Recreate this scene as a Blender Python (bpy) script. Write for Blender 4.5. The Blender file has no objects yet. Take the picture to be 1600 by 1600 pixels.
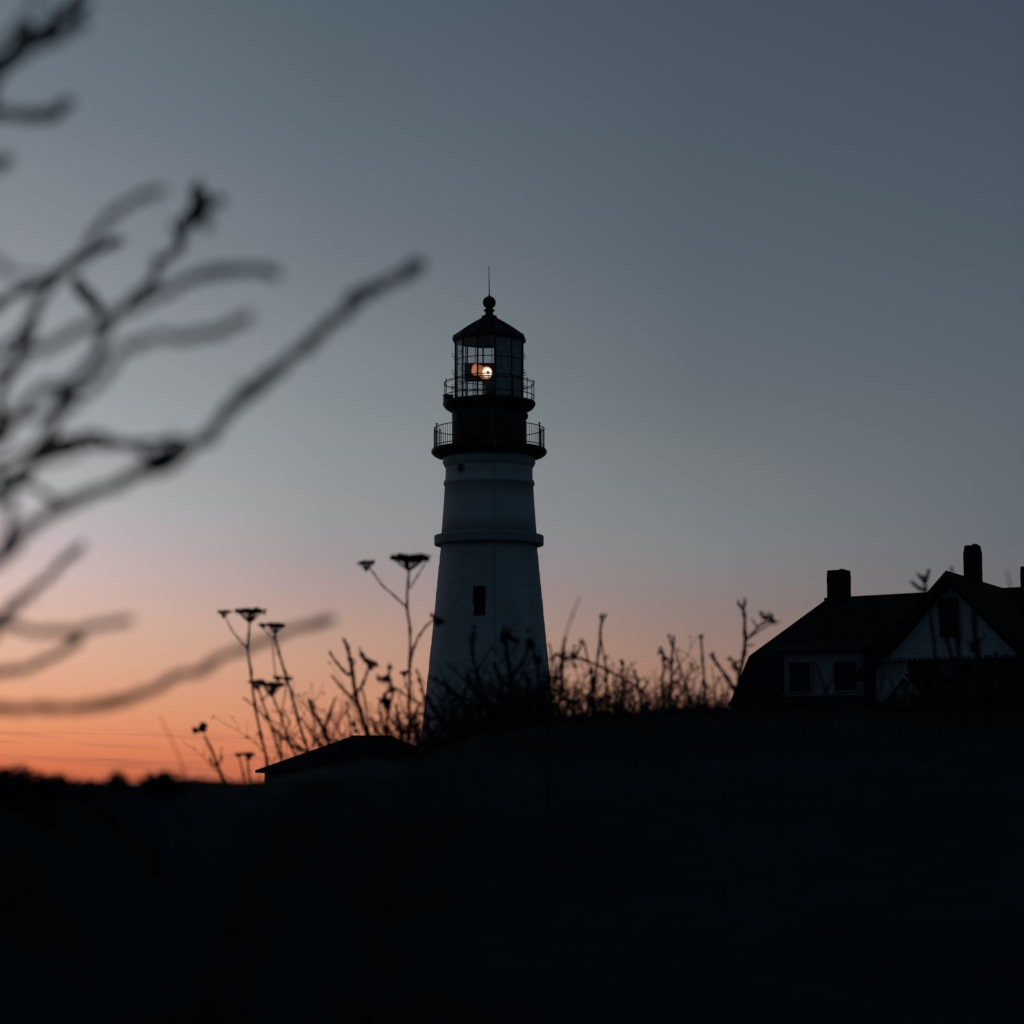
import bpy, math, random
from mathutils import Vector, noise
random.seed(11)
R = math.radians
SC = bpy.context.scene
COL = SC.collection

# ------------------------------------------------------------------ camera
F = 3700.0                       # focal length in photograph pixels (1600 px wide)
PITCH = math.atan(425 / F)       # the horizon lies at row 1225 of 1600
cam_d = bpy.data.cameras.new("Camera")
cam = bpy.data.objects.new("Camera", cam_d)
COL.objects.link(cam)
cam.location = (0, 0, 0)
cam.rotation_euler = (math.pi / 2 + PITCH, 0, 0)
cam_d.sensor_width = 36
cam_d.lens = 36 * F / 1600
cam_d.clip_start = 0.05
cam_d.clip_end = 60000
cam_d.dof.use_dof = True
cam_d.dof.focus_distance = 103
cam_d.dof.aperture_fstop = (cam_d.lens / 1000) / 0.0165
cam_d.dof.aperture_blades = 0
SC.camera = cam

# ------------------------------------------------------------------ view
SC.view_settings.view_transform = 'Standard'
SC.view_settings.look = 'None'
SC.view_settings.exposure = 0
SC.view_settings.gamma = 1
SC.view_settings.use_curve_mapping = False

# ------------------------------------------------------------------ dusk sky
def lin(c):
    c = c / 255
    return c / 12.92 if c <= 0.04045 else ((c + 0.055) / 1.055) ** 2.4

def L3(c): return tuple(lin(v) for v in c)

world = bpy.data.worlds.new("World")
SC.world = world
world.use_nodes = True
nt = world.node_tree
for n in list(nt.nodes): nt.nodes.remove(n)
N = nt.nodes.new
LK = nt.links.new

def math_n(op, a, b=None, c=None, clamp=False, tree=None):
    t = tree or nt
    n = t.nodes.new('ShaderNodeMath'); n.operation = op; n.use_clamp = clamp
    for i, v in enumerate((a, b, c)):
        if v is None: continue
        if isinstance(v, (int, float)): n.inputs[i].default_value = v
        else: t.links.new(v, n.inputs[i])
    return n.outputs[0]

tc = N('ShaderNodeTexCoord')
nrm = N('ShaderNodeVectorMath'); nrm.operation = 'NORMALIZE'; LK(tc.outputs['Generated'], nrm.inputs[0])
sp = N('ShaderNodeSeparateXYZ'); LK(nrm.outputs[0], sp.inputs[0])
X_, Y_, Z_ = sp.outputs
SUN_AZ = -25.0                   # the sun has set to the left of the frame
SUN_EL = -2.5
sx, sy = math.sin(R(SUN_AZ)), math.cos(R(SUN_AZ))
hor = math_n('SQRT', math_n('ADD', math_n('MULTIPLY', X_, X_), math_n('MULTIPLY', Y_, Y_)))
dotp = math_n('ADD', math_n('MULTIPLY', X_, sx), math_n('MULTIPLY', Y_, sy))
ca = math_n('DIVIDE', dotp, math_n('MAXIMUM', hor, 0.0001))
dlt = math_n('MULTIPLY', math_n('ARCCOSINE', math_n('MINIMUM', math_n('MAXIMUM', ca, -1), 1)), 180 / math.pi)
elev = math_n('MULTIPLY', math_n('ARCSINE', Z_), 180 / math.pi)
# thin streaks of cloud low over the horizon
cmb = N('ShaderNodeCombineXYZ')
LK(math_n('MULTIPLY', dlt, 0.16), cmb.inputs[0])
LK(math_n('ADD', math_n('MULTIPLY', elev, 3.4), math_n('MULTIPLY', dlt, 0.11)), cmb.inputs[1])
nz = N('ShaderNodeTexNoise'); nz.inputs['Scale'].default_value = 1.3; nz.inputs['Detail'].default_value = 3
nz.inputs['Roughness'].default_value = 0.55
LK(cmb.outputs[0], nz.inputs['Vector'])
st = N('ShaderNodeMapRange'); st.inputs[1].default_value = 0.53; st.inputs[2].default_value = 0.68
LK(nz.outputs['Fac'], st.inputs[0])
band = N('ShaderNodeValToRGB'); band.color_ramp.interpolation = 'EASE'
cr = band.color_ramp
cr.elements[0].position = 0.0; cr.elements[0].color = (1, 1, 1, 1)
cr.elements[1].position = 0.34; cr.elements[1].color = (0, 0, 0, 1)
e_ = cr.elements.new(0.22); e_.color = (0.9, 0.9, 0.9, 1)
LK(math_n('DIVIDE', elev, 4.5, clamp=True), band.inputs[0])
streak = math_n('MULTIPLY', math_n('MULTIPLY', st.outputs[0], band.outputs[0]), 0.55)
elevf = math_n('DIVIDE', elev, 45.0, clamp=True)

def y2e(y): return math.degrees(PITCH + math.atan((800 - y) / F))

ZEN = (38, 50, 62)
def ramp(stops, hi):
    """stops: (photo row, sRGB) from the horizon upward; hi: sRGB at 30 and 45 degrees"""
    n = N('ShaderNodeValToRGB'); c = n.color_ramp; c.interpolation = 'LINEAR'
    pts = [(max(0, y2e(y)) / 45, L3(col)) for y, col in stops] + [(0.66, L3(hi)), (1.0, L3(ZEN))]
    c.elements[0].position = pts[0][0]; c.elements[0].color = (*pts[0][1], 1)
    c.elements[1].position = 1.0; c.elements[1].color = (*pts[-1][1], 1)
    for p, col in pts[1:-1]:
        e = c.elements.new(p); e.color = (*col, 1)
    LK(elevf, n.inputs[0])
    return n.outputs[0]

rA = ramp([(1225, (204, 98, 68)), (1200, (216, 115, 76)), (1150, (227, 142, 99)), (1100, (228, 158, 122)), (1040, (223, 172, 147)),
           (980, (218, 180, 163)), (910, (210, 184, 181)), (850, (198, 183, 187)), (790, (182, 181, 185)),
           (700, (166, 169, 173)), (600, (154, 158, 162)), (500, (145, 149, 155)), (380, (131, 136, 144)),
           (200, (112, 121, 130)), (0, (97, 110, 120))], (70, 84, 96))
rM = ramp([(1225, (190, 104, 78)), (1180, (206, 122, 88)), (1150, (211, 134, 101)), (1100, (205, 143, 114)), (1040, (195, 149, 127)), (980, (182, 150, 138)),
           (920, (167, 146, 147)), (870, (153, 146, 149)), (820, (146, 147, 151)), (750, (140, 144, 148)), (650, (131, 138, 143)),
           (550, (123, 130, 137)), (400, (107, 115, 124)), (200, (91, 103, 113)), (0, (78, 93, 103))], (60, 75, 87))
rB = ramp([(1225, (172, 104, 80)), (1150, (166, 114, 92)), (1100, (160, 118, 101)), (1050, (154, 120, 107)), (1000, (145, 120, 113)),
           (950, (134, 120, 120)), (900, (127, 123, 127)), (850, (121, 125, 130)), (800, (116, 122, 127)),
           (700, (107, 114, 119)), (600, (95, 104, 113)), (400, (83, 94, 104)), (200, (74, 86, 97)), (0, (67, 80, 92))], (50, 64, 76))
rC = ramp([(1225, (130, 92, 82)), (1150, (128, 98, 88)), (1100, (124, 100, 94)), (1050, (118, 102, 99)), (1000, (110, 102, 104)),
           (950, (104, 102, 108)), (900, (99, 103, 111)), (800, (93, 101, 111)), (600, (85, 95, 105)),
           (400, (75, 87, 98)), (200, (67, 80, 92)), (0, (61, 73, 86))], (44, 57, 70))
rD = ramp([(1225, (20, 35, 43)), (1000, (22, 41, 51)), (400, (24, 46, 58))], (28, 48, 61))

def mixc(f, a, b, mode='MIX'):
    m = N('ShaderNodeMix'); m.data_type = 'RGBA'; m.blend_type = mode
    if isinstance(f, (int, float)): m.inputs[0].default_value = f
    else: LK(f, m.inputs[0])
    for s, v in ((6, a), (7, b)):
        if isinstance(v, tuple): m.inputs[s].default_value = v
        else: LK(v, m.inputs[s])
    return m.outputs[2]

def seg(a, b): return math_n('DIVIDE', math_n('SUBTRACT', dlt, a), b - a, clamp=True)
dA = 25 - math.degrees(math.atan(800 / F))
dM = 25 - math.degrees(math.atan(280 / F))
dB = 25 + math.degrees(math.atan(300 / F))
dC = 25 + math.degrees(math.atan(800 / F))
col = mixc(seg(dA, dM), rA, rM)
col = mixc(seg(dM, dB), col, rB)
col = mixc(seg(dB, dC), col, rC)
col = mixc(math_n('POWER', seg(dC, 105.0), 0.55), col, rD)
col = mixc(streak, col, (0.36, 0.115, 0.085, 1))
below = math_n('LESS_THAN', Z_, -0.002)
col = mixc(below, col, (0.006, 0.010, 0.014, 1))
bg = N('ShaderNodeBackground'); bg.inputs[1].default_value = 1.0
LK(col, bg.inputs[0])
sky = N('ShaderNodeTexSky'); sky.sky_type = 'NISHITA'; sky.sun_disc = False
sky.sun_elevation = R(SUN_EL); sky.sun_rotation = R(SUN_AZ)
bg2 = N('ShaderNodeBackground'); bg2.inputs[1].default_value = 0.05
LK(sky.outputs[0], bg2.inputs[0])
add = N('ShaderNodeAddShader'); LK(bg.outputs[0], add.inputs[0]); LK(bg2.outputs[0], add.inputs[1])
out = N('ShaderNodeOutputWorld'); LK(add.outputs[0], out.inputs[0])

# ------------------------------------------------------------------ materials
def mat(name, base, rough=0.7, var=0.0, scale=5.0, bump=0.0, bscale=20.0, metal=0.0, spec=0.3, second=None, emit=None, estr=0.0):
    m = bpy.data.materials.new(name); m.use_nodes = True
    t = m.node_tree; b = t.nodes['Principled BSDF']
    b.inputs['Roughness'].default_value = rough
    b.inputs['Metallic'].default_value = metal
    b.inputs['Specular IOR Level'].default_value = spec
    tx = t.nodes.new('ShaderNodeTexCoord')
    if var > 0 or second:
        n = t.nodes.new('ShaderNodeTexNoise'); n.inputs['Scale'].default_value = scale; n.inputs['Detail'].default_value = 6
        t.links.new(tx.outputs['Object'], n.inputs['Vector'])
        r = t.nodes.new('ShaderNodeValToRGB')
        s = second or tuple(v * (1 - var) for v in base)
        r.color_ramp.elements[0].position = 0.35; r.color_ramp.elements[0].color = (*s, 1)
        r.color_ramp.elements[1].position = 0.65; r.color_ramp.elements[1].color = (*base, 1)
        t.links.new(n.outputs['Fac'], r.inputs[0]); t.links.new(r.outputs[0], b.inputs['Base Color'])
    else:
        b.inputs['Base Color'].default_value = (*base, 1)
    if bump > 0:
        n2 = t.nodes.new('ShaderNodeTexNoise'); n2.inputs['Scale'].default_value = bscale; n2.inputs['Detail'].default_value = 5
        t.links.new(tx.outputs['Object'], n2.inputs['Vector'])
        bp = t.nodes.new('ShaderNodeBump'); bp.inputs['Strength'].default_value = bump; bp.inputs['Distance'].default_value = 0.03
        t.links.new(n2.outputs['Fac'], bp.inputs['Height']); t.links.new(bp.outputs[0], b.inputs['Normal'])
    if emit:
        b.inputs['Emission Color'].default_value = (*emit, 1); b.inputs['Emission Strength'].default_value = estr
    return m

def rubble_mat():
    m = mat('whitewashed_rubble', (0.62, 0.63, 0.64), 0.85, spec=0.15)
    t = m.node_tree; b = t.nodes['Principled BSDF']
    tx = t.nodes.new('ShaderNodeTexCoord')
    mp = t.nodes.new('ShaderNodeMapping'); mp.inputs['Scale'].default_value = (1, 1, 1.8)
    t.links.new(tx.outputs['Object'], mp.inputs[0])
    v = t.nodes.new('ShaderNodeTexVoronoi'); v.feature = 'DISTANCE_TO_EDGE'; v.inputs['Scale'].default_value = 3.8
    n = t.nodes.new('ShaderNodeTexNoise'); n.inputs['Scale'].default_value = 7; n.inputs['Detail'].default_value = 6
    t.links.new(mp.outputs[0], v.inputs['Vector']); t.links.new(mp.outputs[0], n.inputs['Vector'])
    mr = t.nodes.new('ShaderNodeMapRange'); mr.inputs[2].default_value = 0.16
    t.links.new(v.outputs['Distance'], mr.inputs[0])
    h = math_n('ADD', mr.outputs[0], math_n('MULTIPLY', n.outputs['Fac'], 1.2, tree=t), tree=t)
    bp = t.nodes.new('ShaderNodeBump'); bp.inputs['Strength'].default_value = 0.55; bp.inputs['Distance'].default_value = 0.03
    t.links.new(h, bp.inputs['Height']); t.links.new(bp.outputs[0], b.inputs['Normal'])
    n2 = t.nodes.new('ShaderNodeTexNoise'); n2.inputs['Scale'].default_value = 0.7; n2.inputs['Detail'].default_value = 8
    mp2 = t.nodes.new('ShaderNodeMapping'); mp2.inputs['Scale'].default_value = (1, 1, 0.35)
    t.links.new(tx.outputs['Object'], mp2.inputs[0]); t.links.new(mp2.outputs[0], n2.inputs['Vector'])
    r = t.nodes.new('ShaderNodeValToRGB')
    r.color_ramp.elements[0].position = 0.3; r.color_ramp.elements[0].color = (0.48, 0.49, 0.50, 1)
    r.color_ramp.elements[1].position = 0.65; r.color_ramp.elements[1].color = (0.68, 0.69, 0.70, 1)
    t.links.new(n2.outputs['Fac'], r.inputs[0]); t.links.new(r.outputs[0], b.inputs['Base Color'])
    return m

def glass_mat(name, tint, gloss, haze):
    """thin pane: mostly see-through, a little mirror, a little salt film"""
    m = bpy.data.materials.new(name); m.use_nodes = True
    t = m.node_tree
    for n in list(t.nodes): t.nodes.remove(n)
    o = t.nodes.new('ShaderNodeOutputMaterial')
    tr = t.nodes.new('ShaderNodeBsdfTransparent'); tr.inputs[0].default_value = (*tint, 1)
    gl = t.nodes.new('ShaderNodeBsdfGlossy'); gl.inputs['Roughness'].default_value = 0.04
    df = t.nodes.new('ShaderNodeBsdfDiffuse'); df.inputs[0].default_value = (0.5, 0.52, 0.52, 1)
    m1 = t.nodes.new('ShaderNodeMixShader'); m1.inputs[0].default_value = gloss
    m2 = t.nodes.new('ShaderNodeMixShader'); m2.inputs[0].default_value = haze
    t.links.new(tr.outputs[0], m1.inputs[1]); t.links.new(gl.outputs[0], m1.inputs[2])
    t.links.new(m1.outputs[0], m2.inputs[1]); t.links.new(df.outputs[0], m2.inputs[2])
    t.links.new(m2.outputs[0], o.inputs[0])
    return m

def shingle_mat(name, a, b_):
    m = mat(name, a, 0.9, spec=0.1)
    t = m.node_tree; b = t.nodes['Principled BSDF']
    tx = t.nodes.new('ShaderNodeTexCoord')
    br = t.nodes.new('ShaderNodeTexBrick')
    br.inputs['Color1'].default_value = (*a, 1); br.inputs['Color2'].default_value = (*b_, 1)
    br.inputs['Mortar'].default_value = (a[0] * .4, a[1] * .4, a[2] * .4, 1)
    br.inputs['Scale'].default_value = 1.0
    br.inputs['Brick Width'].default_value = 0.3; br.inputs['Row Height'].default_value = 0.16
    br.inputs['Mortar Size'].default_value = 0.012
    mp = t.nodes.new('ShaderNodeMapping'); mp.inputs['Rotation'].default_value = (math.pi / 2, 0, 0)
    t.links.new(tx.outputs['Object'], mp.inputs[0]); t.links.new(mp.outputs[0], br.inputs['Vector'])
    t.links.new(br.outputs['Color'], b.inputs['Base Color'])
    bp = t.nodes.new('ShaderNodeBump'); bp.inputs['Distance'].default_value = 0.02; bp.inputs['Strength'].default_value = 0.6
    t.links.new(br.outputs['Color'], bp.inputs['Height']); t.links.new(bp.outputs[0], b.inputs['Normal'])
    return m

M = dict(
    rubble=rubble_mat(),
    white=mat('white_painted_masonry', (0.66, 0.67, 0.68), 0.75, var=0.14, scale=1.2, bump=0.25, bscale=25, spec=0.2),
    belt=mat('belt_stone', (0.42, 0.43, 0.44), 0.8, var=0.2, scale=3, bump=0.4, bscale=18),
    iron=mat('black_painted_iron', (0.016, 0.026, 0.032), 0.6, var=0.3, scale=8, bump=0.15, bscale=40, spec=0.15),
    watch=mat('black_watch_room_paint', (0.06, 0.07, 0.076), 0.75, var=0.3, scale=2, bump=0.2, bscale=12, spec=0.2),
    blank=mat('blanked_pane_paint', (0.55, 0.57, 0.59), 0.7, var=0.35, scale=4, bump=0.2, bscale=10),
    glass=glass_mat('lantern_glass', (0.95, 0.97, 0.97), 0.05, 0.03),
    film=glass_mat('salt_filmed_glass', (0.82, 0.87, 0.88), 0.06, 0.15),
    drum=mat('amber_lit_drum', (0.35, 0.16, 0.08), 0.4, emit=(0.42, 0.135, 0.055), estr=0.95),
    drum2=mat('amber_lit_drum_band', (0.35, 0.16, 0.08), 0.4, emit=(0.42, 0.12, 0.045), estr=0.75),
    lens=mat('lit_lens', (0.5, 0.45, 0.4), 0.3, emit=(1.0, 0.50, 0.28), estr=1.0),
    core=mat('lit_lens_core', (0.6, 0.55, 0.5), 0.3, emit=(1.0, 0.80, 0.62), estr=1.35),
    rim=mat('lit_lens_rim', (0.5, 0.35, 0.2), 0.35, emit=(0.60, 0.20, 0.08), estr=0.9),
    mech=mat('beacon_machinery', (0.05, 0.05, 0.05), 0.5, var=0.3, metal=0.4),
    dark=mat('dark_window_glass', (0.008, 0.014, 0.018), 0.2, spec=0.25),
    trim=mat('white_house_trim', (0.24, 0.27, 0.29), 0.6, var=0.12, scale=3),
    clap=mat('eave_shaded_clapboard', (0.35, 0.39, 0.41), 0.7, var=0.12, scale=2.5, bump=0.15, bscale=30),  # white boards greyed: shade under the eaves is put into the base colour
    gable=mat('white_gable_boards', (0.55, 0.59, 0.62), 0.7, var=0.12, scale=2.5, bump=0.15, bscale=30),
    dark_trim=mat('dark_red_trim', (0.03, 0.028, 0.03), 0.7, var=0.3),  # near-black trim colour for gutter, rake boards and sashes
    roof=shingle_mat('red_asphalt_shingles', (0.045, 0.036, 0.036), (0.032, 0.028, 0.03)),
    roof2=shingle_mat('dark_asphalt_shingles', (0.035, 0.04, 0.042), (0.025, 0.03, 0.032)),
    brick=shingle_mat('chimney_brick', (0.07, 0.045, 0.042), (0.05, 0.034, 0.032)),
    stone=mat('fieldstone', (0.2, 0.19, 0.18), 0.9, var=0.4, scale=3, bump=0.7, bscale=6),
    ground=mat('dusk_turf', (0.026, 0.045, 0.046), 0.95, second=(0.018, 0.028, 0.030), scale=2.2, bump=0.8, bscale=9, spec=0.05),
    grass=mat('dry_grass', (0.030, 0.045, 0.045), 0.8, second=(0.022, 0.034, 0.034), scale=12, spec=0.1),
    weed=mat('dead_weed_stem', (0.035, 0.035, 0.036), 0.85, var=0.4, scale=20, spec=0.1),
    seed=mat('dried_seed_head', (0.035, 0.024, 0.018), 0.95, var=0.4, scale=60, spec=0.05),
    leaf=mat('withered_leaf', (0.04, 0.03, 0.02), 0.85, var=0.4, scale=15, spec=0.1),
    bay=mat('leathery_leaf', (0.022, 0.040, 0.040), 0.7, var=0.4, scale=9, spec=0.15),
    bark=mat('grey_brown_bark', (0.12, 0.17, 0.20), 0.85, var=0.35, scale=30, bump=0.4, bscale=120, spec=0.15),
    metal=mat('galvanised_box', (0.12, 0.125, 0.13), 0.6, var=0.3, scale=6, metal=0.2),
    water=mat('sea_water', (0.012, 0.022, 0.028), 0.18, bump=0.5, bscale=0.6, spec=0.5),
    far=mat('far_shore_scrub', (0.03, 0.035, 0.025), 0.95, var=0.4, scale=0.3, spec=0.05),
)

# ------------------------------------------------------------------ helpers
def P(x, y, Y):
    """world point at ground distance Y seen at photo pixel (x, y)"""
    a, b = (x - 800) / F, (800 - y) / F
    d = Vector((a, math.cos(PITCH) - b * math.sin(PITCH), math.sin(PITCH) + b * math.cos(PITCH)))
    return d * (Y / d.y)

class MB:
    def __init__(s): s.v = []; s.f = []; s.smooth = []
    def add(s, vs, fs, smooth=False):
        o = len(s.v); s.v += [tuple(v) for v in vs]
        s.f += [tuple(i + o for i in f) for f in fs]; s.smooth += [smooth] * len(fs)
    def build(s, name, m, parent=None):
        me = bpy.data.meshes.new(name)
        off = Vector((0, 0, 0))
        if parent is not None:
            q = parent
            while q: off += q.location; q = q.parent
        me.from_pydata([(a - off.x, b - off.y, c - off.z) for a, b, c in s.v], [], s.f)
        me.polygons.foreach_set('use_smooth', s.smooth)
        me.materials.append(m); me.update()
        o = bpy.data.objects.new(name, me); COL.objects.link(o)
        if parent is not None: o.parent = parent
        return o
    def box(s, c, h, rot=0.0):
        """centre, half sizes, rotation about z"""
        cx, cy, cz = c; ca, sa = math.cos(rot), math.sin(rot); vs = []
        for dz in (-h[2], h[2]):
            for dx, dy in ((-1, -1), (1, -1), (1, 1), (-1, 1)):
                x, y = dx * h[0], dy * h[1]
                vs.append((cx + x * ca - y * sa, cy + x * sa + y * ca, cz + dz))
        s.add(vs, [(3, 2, 1, 0), (4, 5, 6, 7), (0, 1, 5, 4), (1, 2, 6, 5), (2, 3, 7, 6), (3, 0, 4, 7)])
    def lathe(s, c, prof, n=64, smooth=True, a0=0.0, jitter=None, close=True):
        """prof: list of (radius, z) around the vertical through c"""
        vs = []; fs = []
        for k, (r, z) in enumerate(prof):
            for i in range(n):
                a = a0 + 2 * math.pi * i / n
                rr = r
                if jitter: rr = r + jitter(a, z)
                vs.append((c[0] + rr * math.sin(a), c[1] - rr * math.cos(a), z))
        for k in range(len(prof) - 1):
            for i in range(n):
                j = (i + 1) % n
                fs.append((k * n + i, k * n + j, (k + 1) * n + j, (k + 1) * n + i))
        if close:
            fs.append(tuple(range(n - 1, -1, -1))); fs.append(tuple((len(prof) - 1) * n + i for i in range(n)))
        s.add(vs, fs, smooth)
    def tube(s, pts, rad, n=6, closed=False, smooth=True, caps=True):
        pts = [Vector(p) for p in pts]
        m = len(pts)
        if not isinstance(rad, (list, tuple)): rad = [rad] * m
        vs = []; fs = []; up = None
        for i, p in enumerate(pts):
            if closed: t = pts[(i + 1) % m] - pts[i - 1]
            else: t = pts[min(i + 1, m - 1)] - pts[max(i - 1, 0)]
            if t.length < 1e-9: t = Vector((0, 0, 1))
            t.normalize()
            if up is None:
                up = Vector((0, 0, 1)) if abs(t.z) < 0.9 else Vector((1, 0, 0))
            u = (up - t * up.dot(t))
            if u.length < 1e-5: u = t.orthogonal()
            u.normalize(); w = t.cross(u); up = u
            for k in range(n):
                a = 2 * math.pi * k / n
                vs.append(p + (u * math.cos(a) + w * math.sin(a)) * rad[i])
        e = m if closed else m - 1
        for i in range(e):
            j = (i + 1) % m
            for k in range(n):
                l = (k + 1) % n
                fs.append((i * n + k, i * n + l, j * n + l, j * n + k))
        if not closed and caps:
            fs.append(tuple(range(n - 1, -1, -1))); fs.append(tuple((m - 1) * n + k for k in range(n)))
        s.add(vs, fs, smooth)
    def ring(s, c, r, z, t, n=72, k=6):
        s.tube([(c[0] + r * math.sin(2 * math.pi * i / n), c[1] - r * math.cos(2 * math.pi * i / n), z) for i in range(n)], t, k, closed=True)
    def ball(s, c, r, sx=1, sz=1, n=10, m=7, smooth=True):
        vs = [(c[0], c[1], c[2] - r * sz)]; fs = []
        for j in range(1, m):
            a = -math.pi / 2 + math.pi * j / m
            for i in range(n):
                b = 2 * math.pi * i / n
                vs.append((c[0] + r * sx * math.cos(a) * math.cos(b), c[1] + r * sx * math.cos(a) * math.sin(b), c[2] + r * sz * math.sin(a)))
        vs.append((c[0], c[1], c[2] + r * sz))
        for i in range(n):
            fs.append((0, 1 + (i + 1) % n, 1 + i))
            fs.append((len(vs) - 1, 1 + (m - 2) * n + i, 1 + (m - 2) * n + (i + 1) % n))
        for j in range(m - 2):
            for i in range(n):
                l = (i + 1) % n
                fs.append((1 + j * n + i, 1 + j * n + l, 1 + (j + 1) * n + l, 1 + (j + 1) * n + i))
        s.add(vs, fs, smooth)
    def prism(s, poly, d):
        """poly: 3-D points of one flat outline; d: thickness vector"""
        n = len(poly); d = Vector(d)
        vs = [Vector(p) for p in poly] + [Vector(p) + d for p in poly]
        fs = [tuple(range(n)), tuple(range(2 * n - 1, n - 1, -1))]
        for i in range(n):
            j = (i + 1) % n
            fs.append((j, i, n + i, n + j))
        s.add(vs, fs)

def tag(o, label=None, cat=None, group=None, kind=None):
    if label: o['label'] = label
    if cat: o['category'] = cat
    if group: o['group'] = group
    if kind: o['kind'] = kind
    return o

def thing(name, label, cat, loc, group=None):
    o = bpy.data.objects.new(name, None); COL.objects.link(o); o.location = loc; o.empty_display_size = 0.2
    return tag(o, label, cat, group)

def catmull(pts, rad, k=6):
    pts = [Vector(p) for p in pts]; op = []; orr = []
    m = len(pts)
    for i in range(m - 1):
        p0, p1, p2, p3 = pts[max(i - 1, 0)], pts[i], pts[i + 1], pts[min(i + 2, m - 1)]
        for j in range(k):
            t = j / k
            op.append(0.5 * ((2 * p1) + (p2 - p0) * t + (2 * p0 - 5 * p1 + 4 * p2 - p3) * t * t + (3 * p1 - p0 - 3 * p2 + p3) * t ** 3))
            orr.append(rad[i] * (1 - t) + rad[i + 1] * t)
    op.append(pts[-1]); orr.append(rad[-1])
    return op, orr

def interp(x, tab):
    if x <= tab[0][0]: return tab[0][1]
    for (a, b), (c, d) in zip(tab, tab[1:]):
        if x <= c:
            t = (x - a) / (c - a); t = t * t * (3 - 2 * t)
            return b + (d - b) * t
    return tab[-1][1]

# ------------------------------------------------------------------ terrain
CREST_Y = [(-6, 3.4), (-0.8, 4.0), (-0.45, 6.0), (-0.2, 7.6), (0.3, 8.2), (1.8, 8.0), (6, 9)]
CREST_Z = [(-6, 0.02), (-0.9, 0.010), (-0.6, 0.012), (-0.38, 0.06), (-0.12, 0.16), (0.2, 0.222), (0.7, 0.250), (1.3, 0.252), (1.7, 0.29), (4, 0.5)]
def far_ground(X, Y):
    z = -1.7 + 2.0 / (1 + math.exp(-(X - 8) / 3.0))
    z -= 10.5 / (1 + math.exp((X + 42) / 6.0))
    z -= 14 / (1 + math.exp(-(Y - 138) / 5.0))
    z -= 12 / (1 + math.exp(-(X - 90) / 9.0))
    return z
def ground(X, Y):
    yc = interp(X, CREST_Y); zc = interp(X, CREST_Z)
    if Y < yc:
        t = max(0.0, (Y + 2) / (yc + 2)); t = t * t * (3 - 2 * t)
        h = -1.25 + (zc + 1.25) * t ** 1.2
    else:
        g = far_ground(X, Y)
        h = g + (zc - g) * math.exp(-((Y - yc) / 7.0) ** 2)
    amp = 0.02 if Y < 12 else 0.10
    return h + amp * noise.noise(Vector((X * 1.3, Y * 1.3, 0))) - amp * 0.3

def axis(lo, hi, d0, g):
    a = [0.0]; d = d0
    while a[-1] < hi: a.append(a[-1] + d); d *= g
    b = [0.0]; d = d0
    while b[-1] > lo: b.append(b[-1] - d); d *= g
    return sorted(set(b[1:] + a))
xs = axis(-140, 170, 0.12, 1.045)
ys = [v + 6 for v in axis(-60, 160, 0.14, 1.04)]
b = MB()
b.add([(x, y, ground(x, y)) for y in ys for x in xs],
      [(j * len(xs) + i, j * len(xs) + i + 1, (j + 1) * len(xs) + i + 1, (j + 1) * len(xs) + i)
       for j in range(len(ys) - 1) for i in range(len(xs) - 1)], True)
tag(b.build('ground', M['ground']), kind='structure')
b = MB()
S = 30000
b.add([(-S, -S, -11.6), (S, -S, -11.6), (S, S, -11.6), (-S, S, -11.6)], [(0, 1, 2, 3)])
tag(b.build('sea', M['water']), kind='structure')

# ------------------------------------------------------------------ lighthouse
D = 103.0
T0 = P(763.8, 1100, D); TX = T0.x
TC = (TX, D)
def tz(y): return P(763.8, y, D).z
def tr(px, y):
    depth = D * math.cos(PITCH) + tz(y) * math.sin(PITCH)
    return px * depth / F
def pr(lst): return [(tr(p, y), tz(y)) for p, y in lst]
base_z = ground(TX, D) - 0.3
lh = thing('lighthouse', 'tall white conical lighthouse with black lantern and lit amber beacon', 'lighthouse', (TX, D, base_z + 0.3))

def rj(a, z): return 0.022 * noise.noise(Vector((math.sin(a) * 9, math.cos(a) * 9, z * 3.5))) + 0.012 * noise.noise(Vector((math.sin(a) * 25, math.cos(a) * 25, z * 9)))
b = MB()
low = [(75.0, 852), (79.2, 895), (83.6, 940), (88.0, 985), (93.6, 1040), (100.3, 1105), (107.5, 1165), (119, 1250)]
prof = []
for (p0, y0), (p1, y1) in zip(low, low[1:]):
    k = 12
    for i in range(k): prof.append((tr(p0 + (p1 - p0) * i / k, y0 + (y1 - y0) * i / k), tz(y0 + (y1 - y0) * i / k)))
prof.append((tr(119, 1250), tz(1250))); prof.append((tr(127, 1300), base_z))
# slit window opening: leave the faces out where the window sits
wy0, wy1 = tz(965), tz(925)
wa = math.asin(-13.3 / 83.0)
n = 240; vs = []; fs = []
prof = prof[::-1]
for (r, z) in prof:
    for i in range(n):
        a = 2 * math.pi * i / n; rr = r + rj(a, z)
        vs.append((TX + rr * math.sin(a), D - rr * math.cos(a), z))
for k in range(len(prof) - 1):
    zc = (prof[k][1] + prof[k + 1][1]) / 2
    for i in range(n):
        a = 2 * math.pi * (i + .5) / n
        if a > math.pi: a -= 2 * math.pi
        if wy0 < zc < wy1 and abs(a - wa) < 0.105: continue
        j = (i + 1) % n
        fs.append((k * n + i, k * n + j, (k + 1) * n + j, (k + 1) * n + i))
b.add(vs, fs, True)
b.build('tower_wall', M['rubble'], lh)
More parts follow.
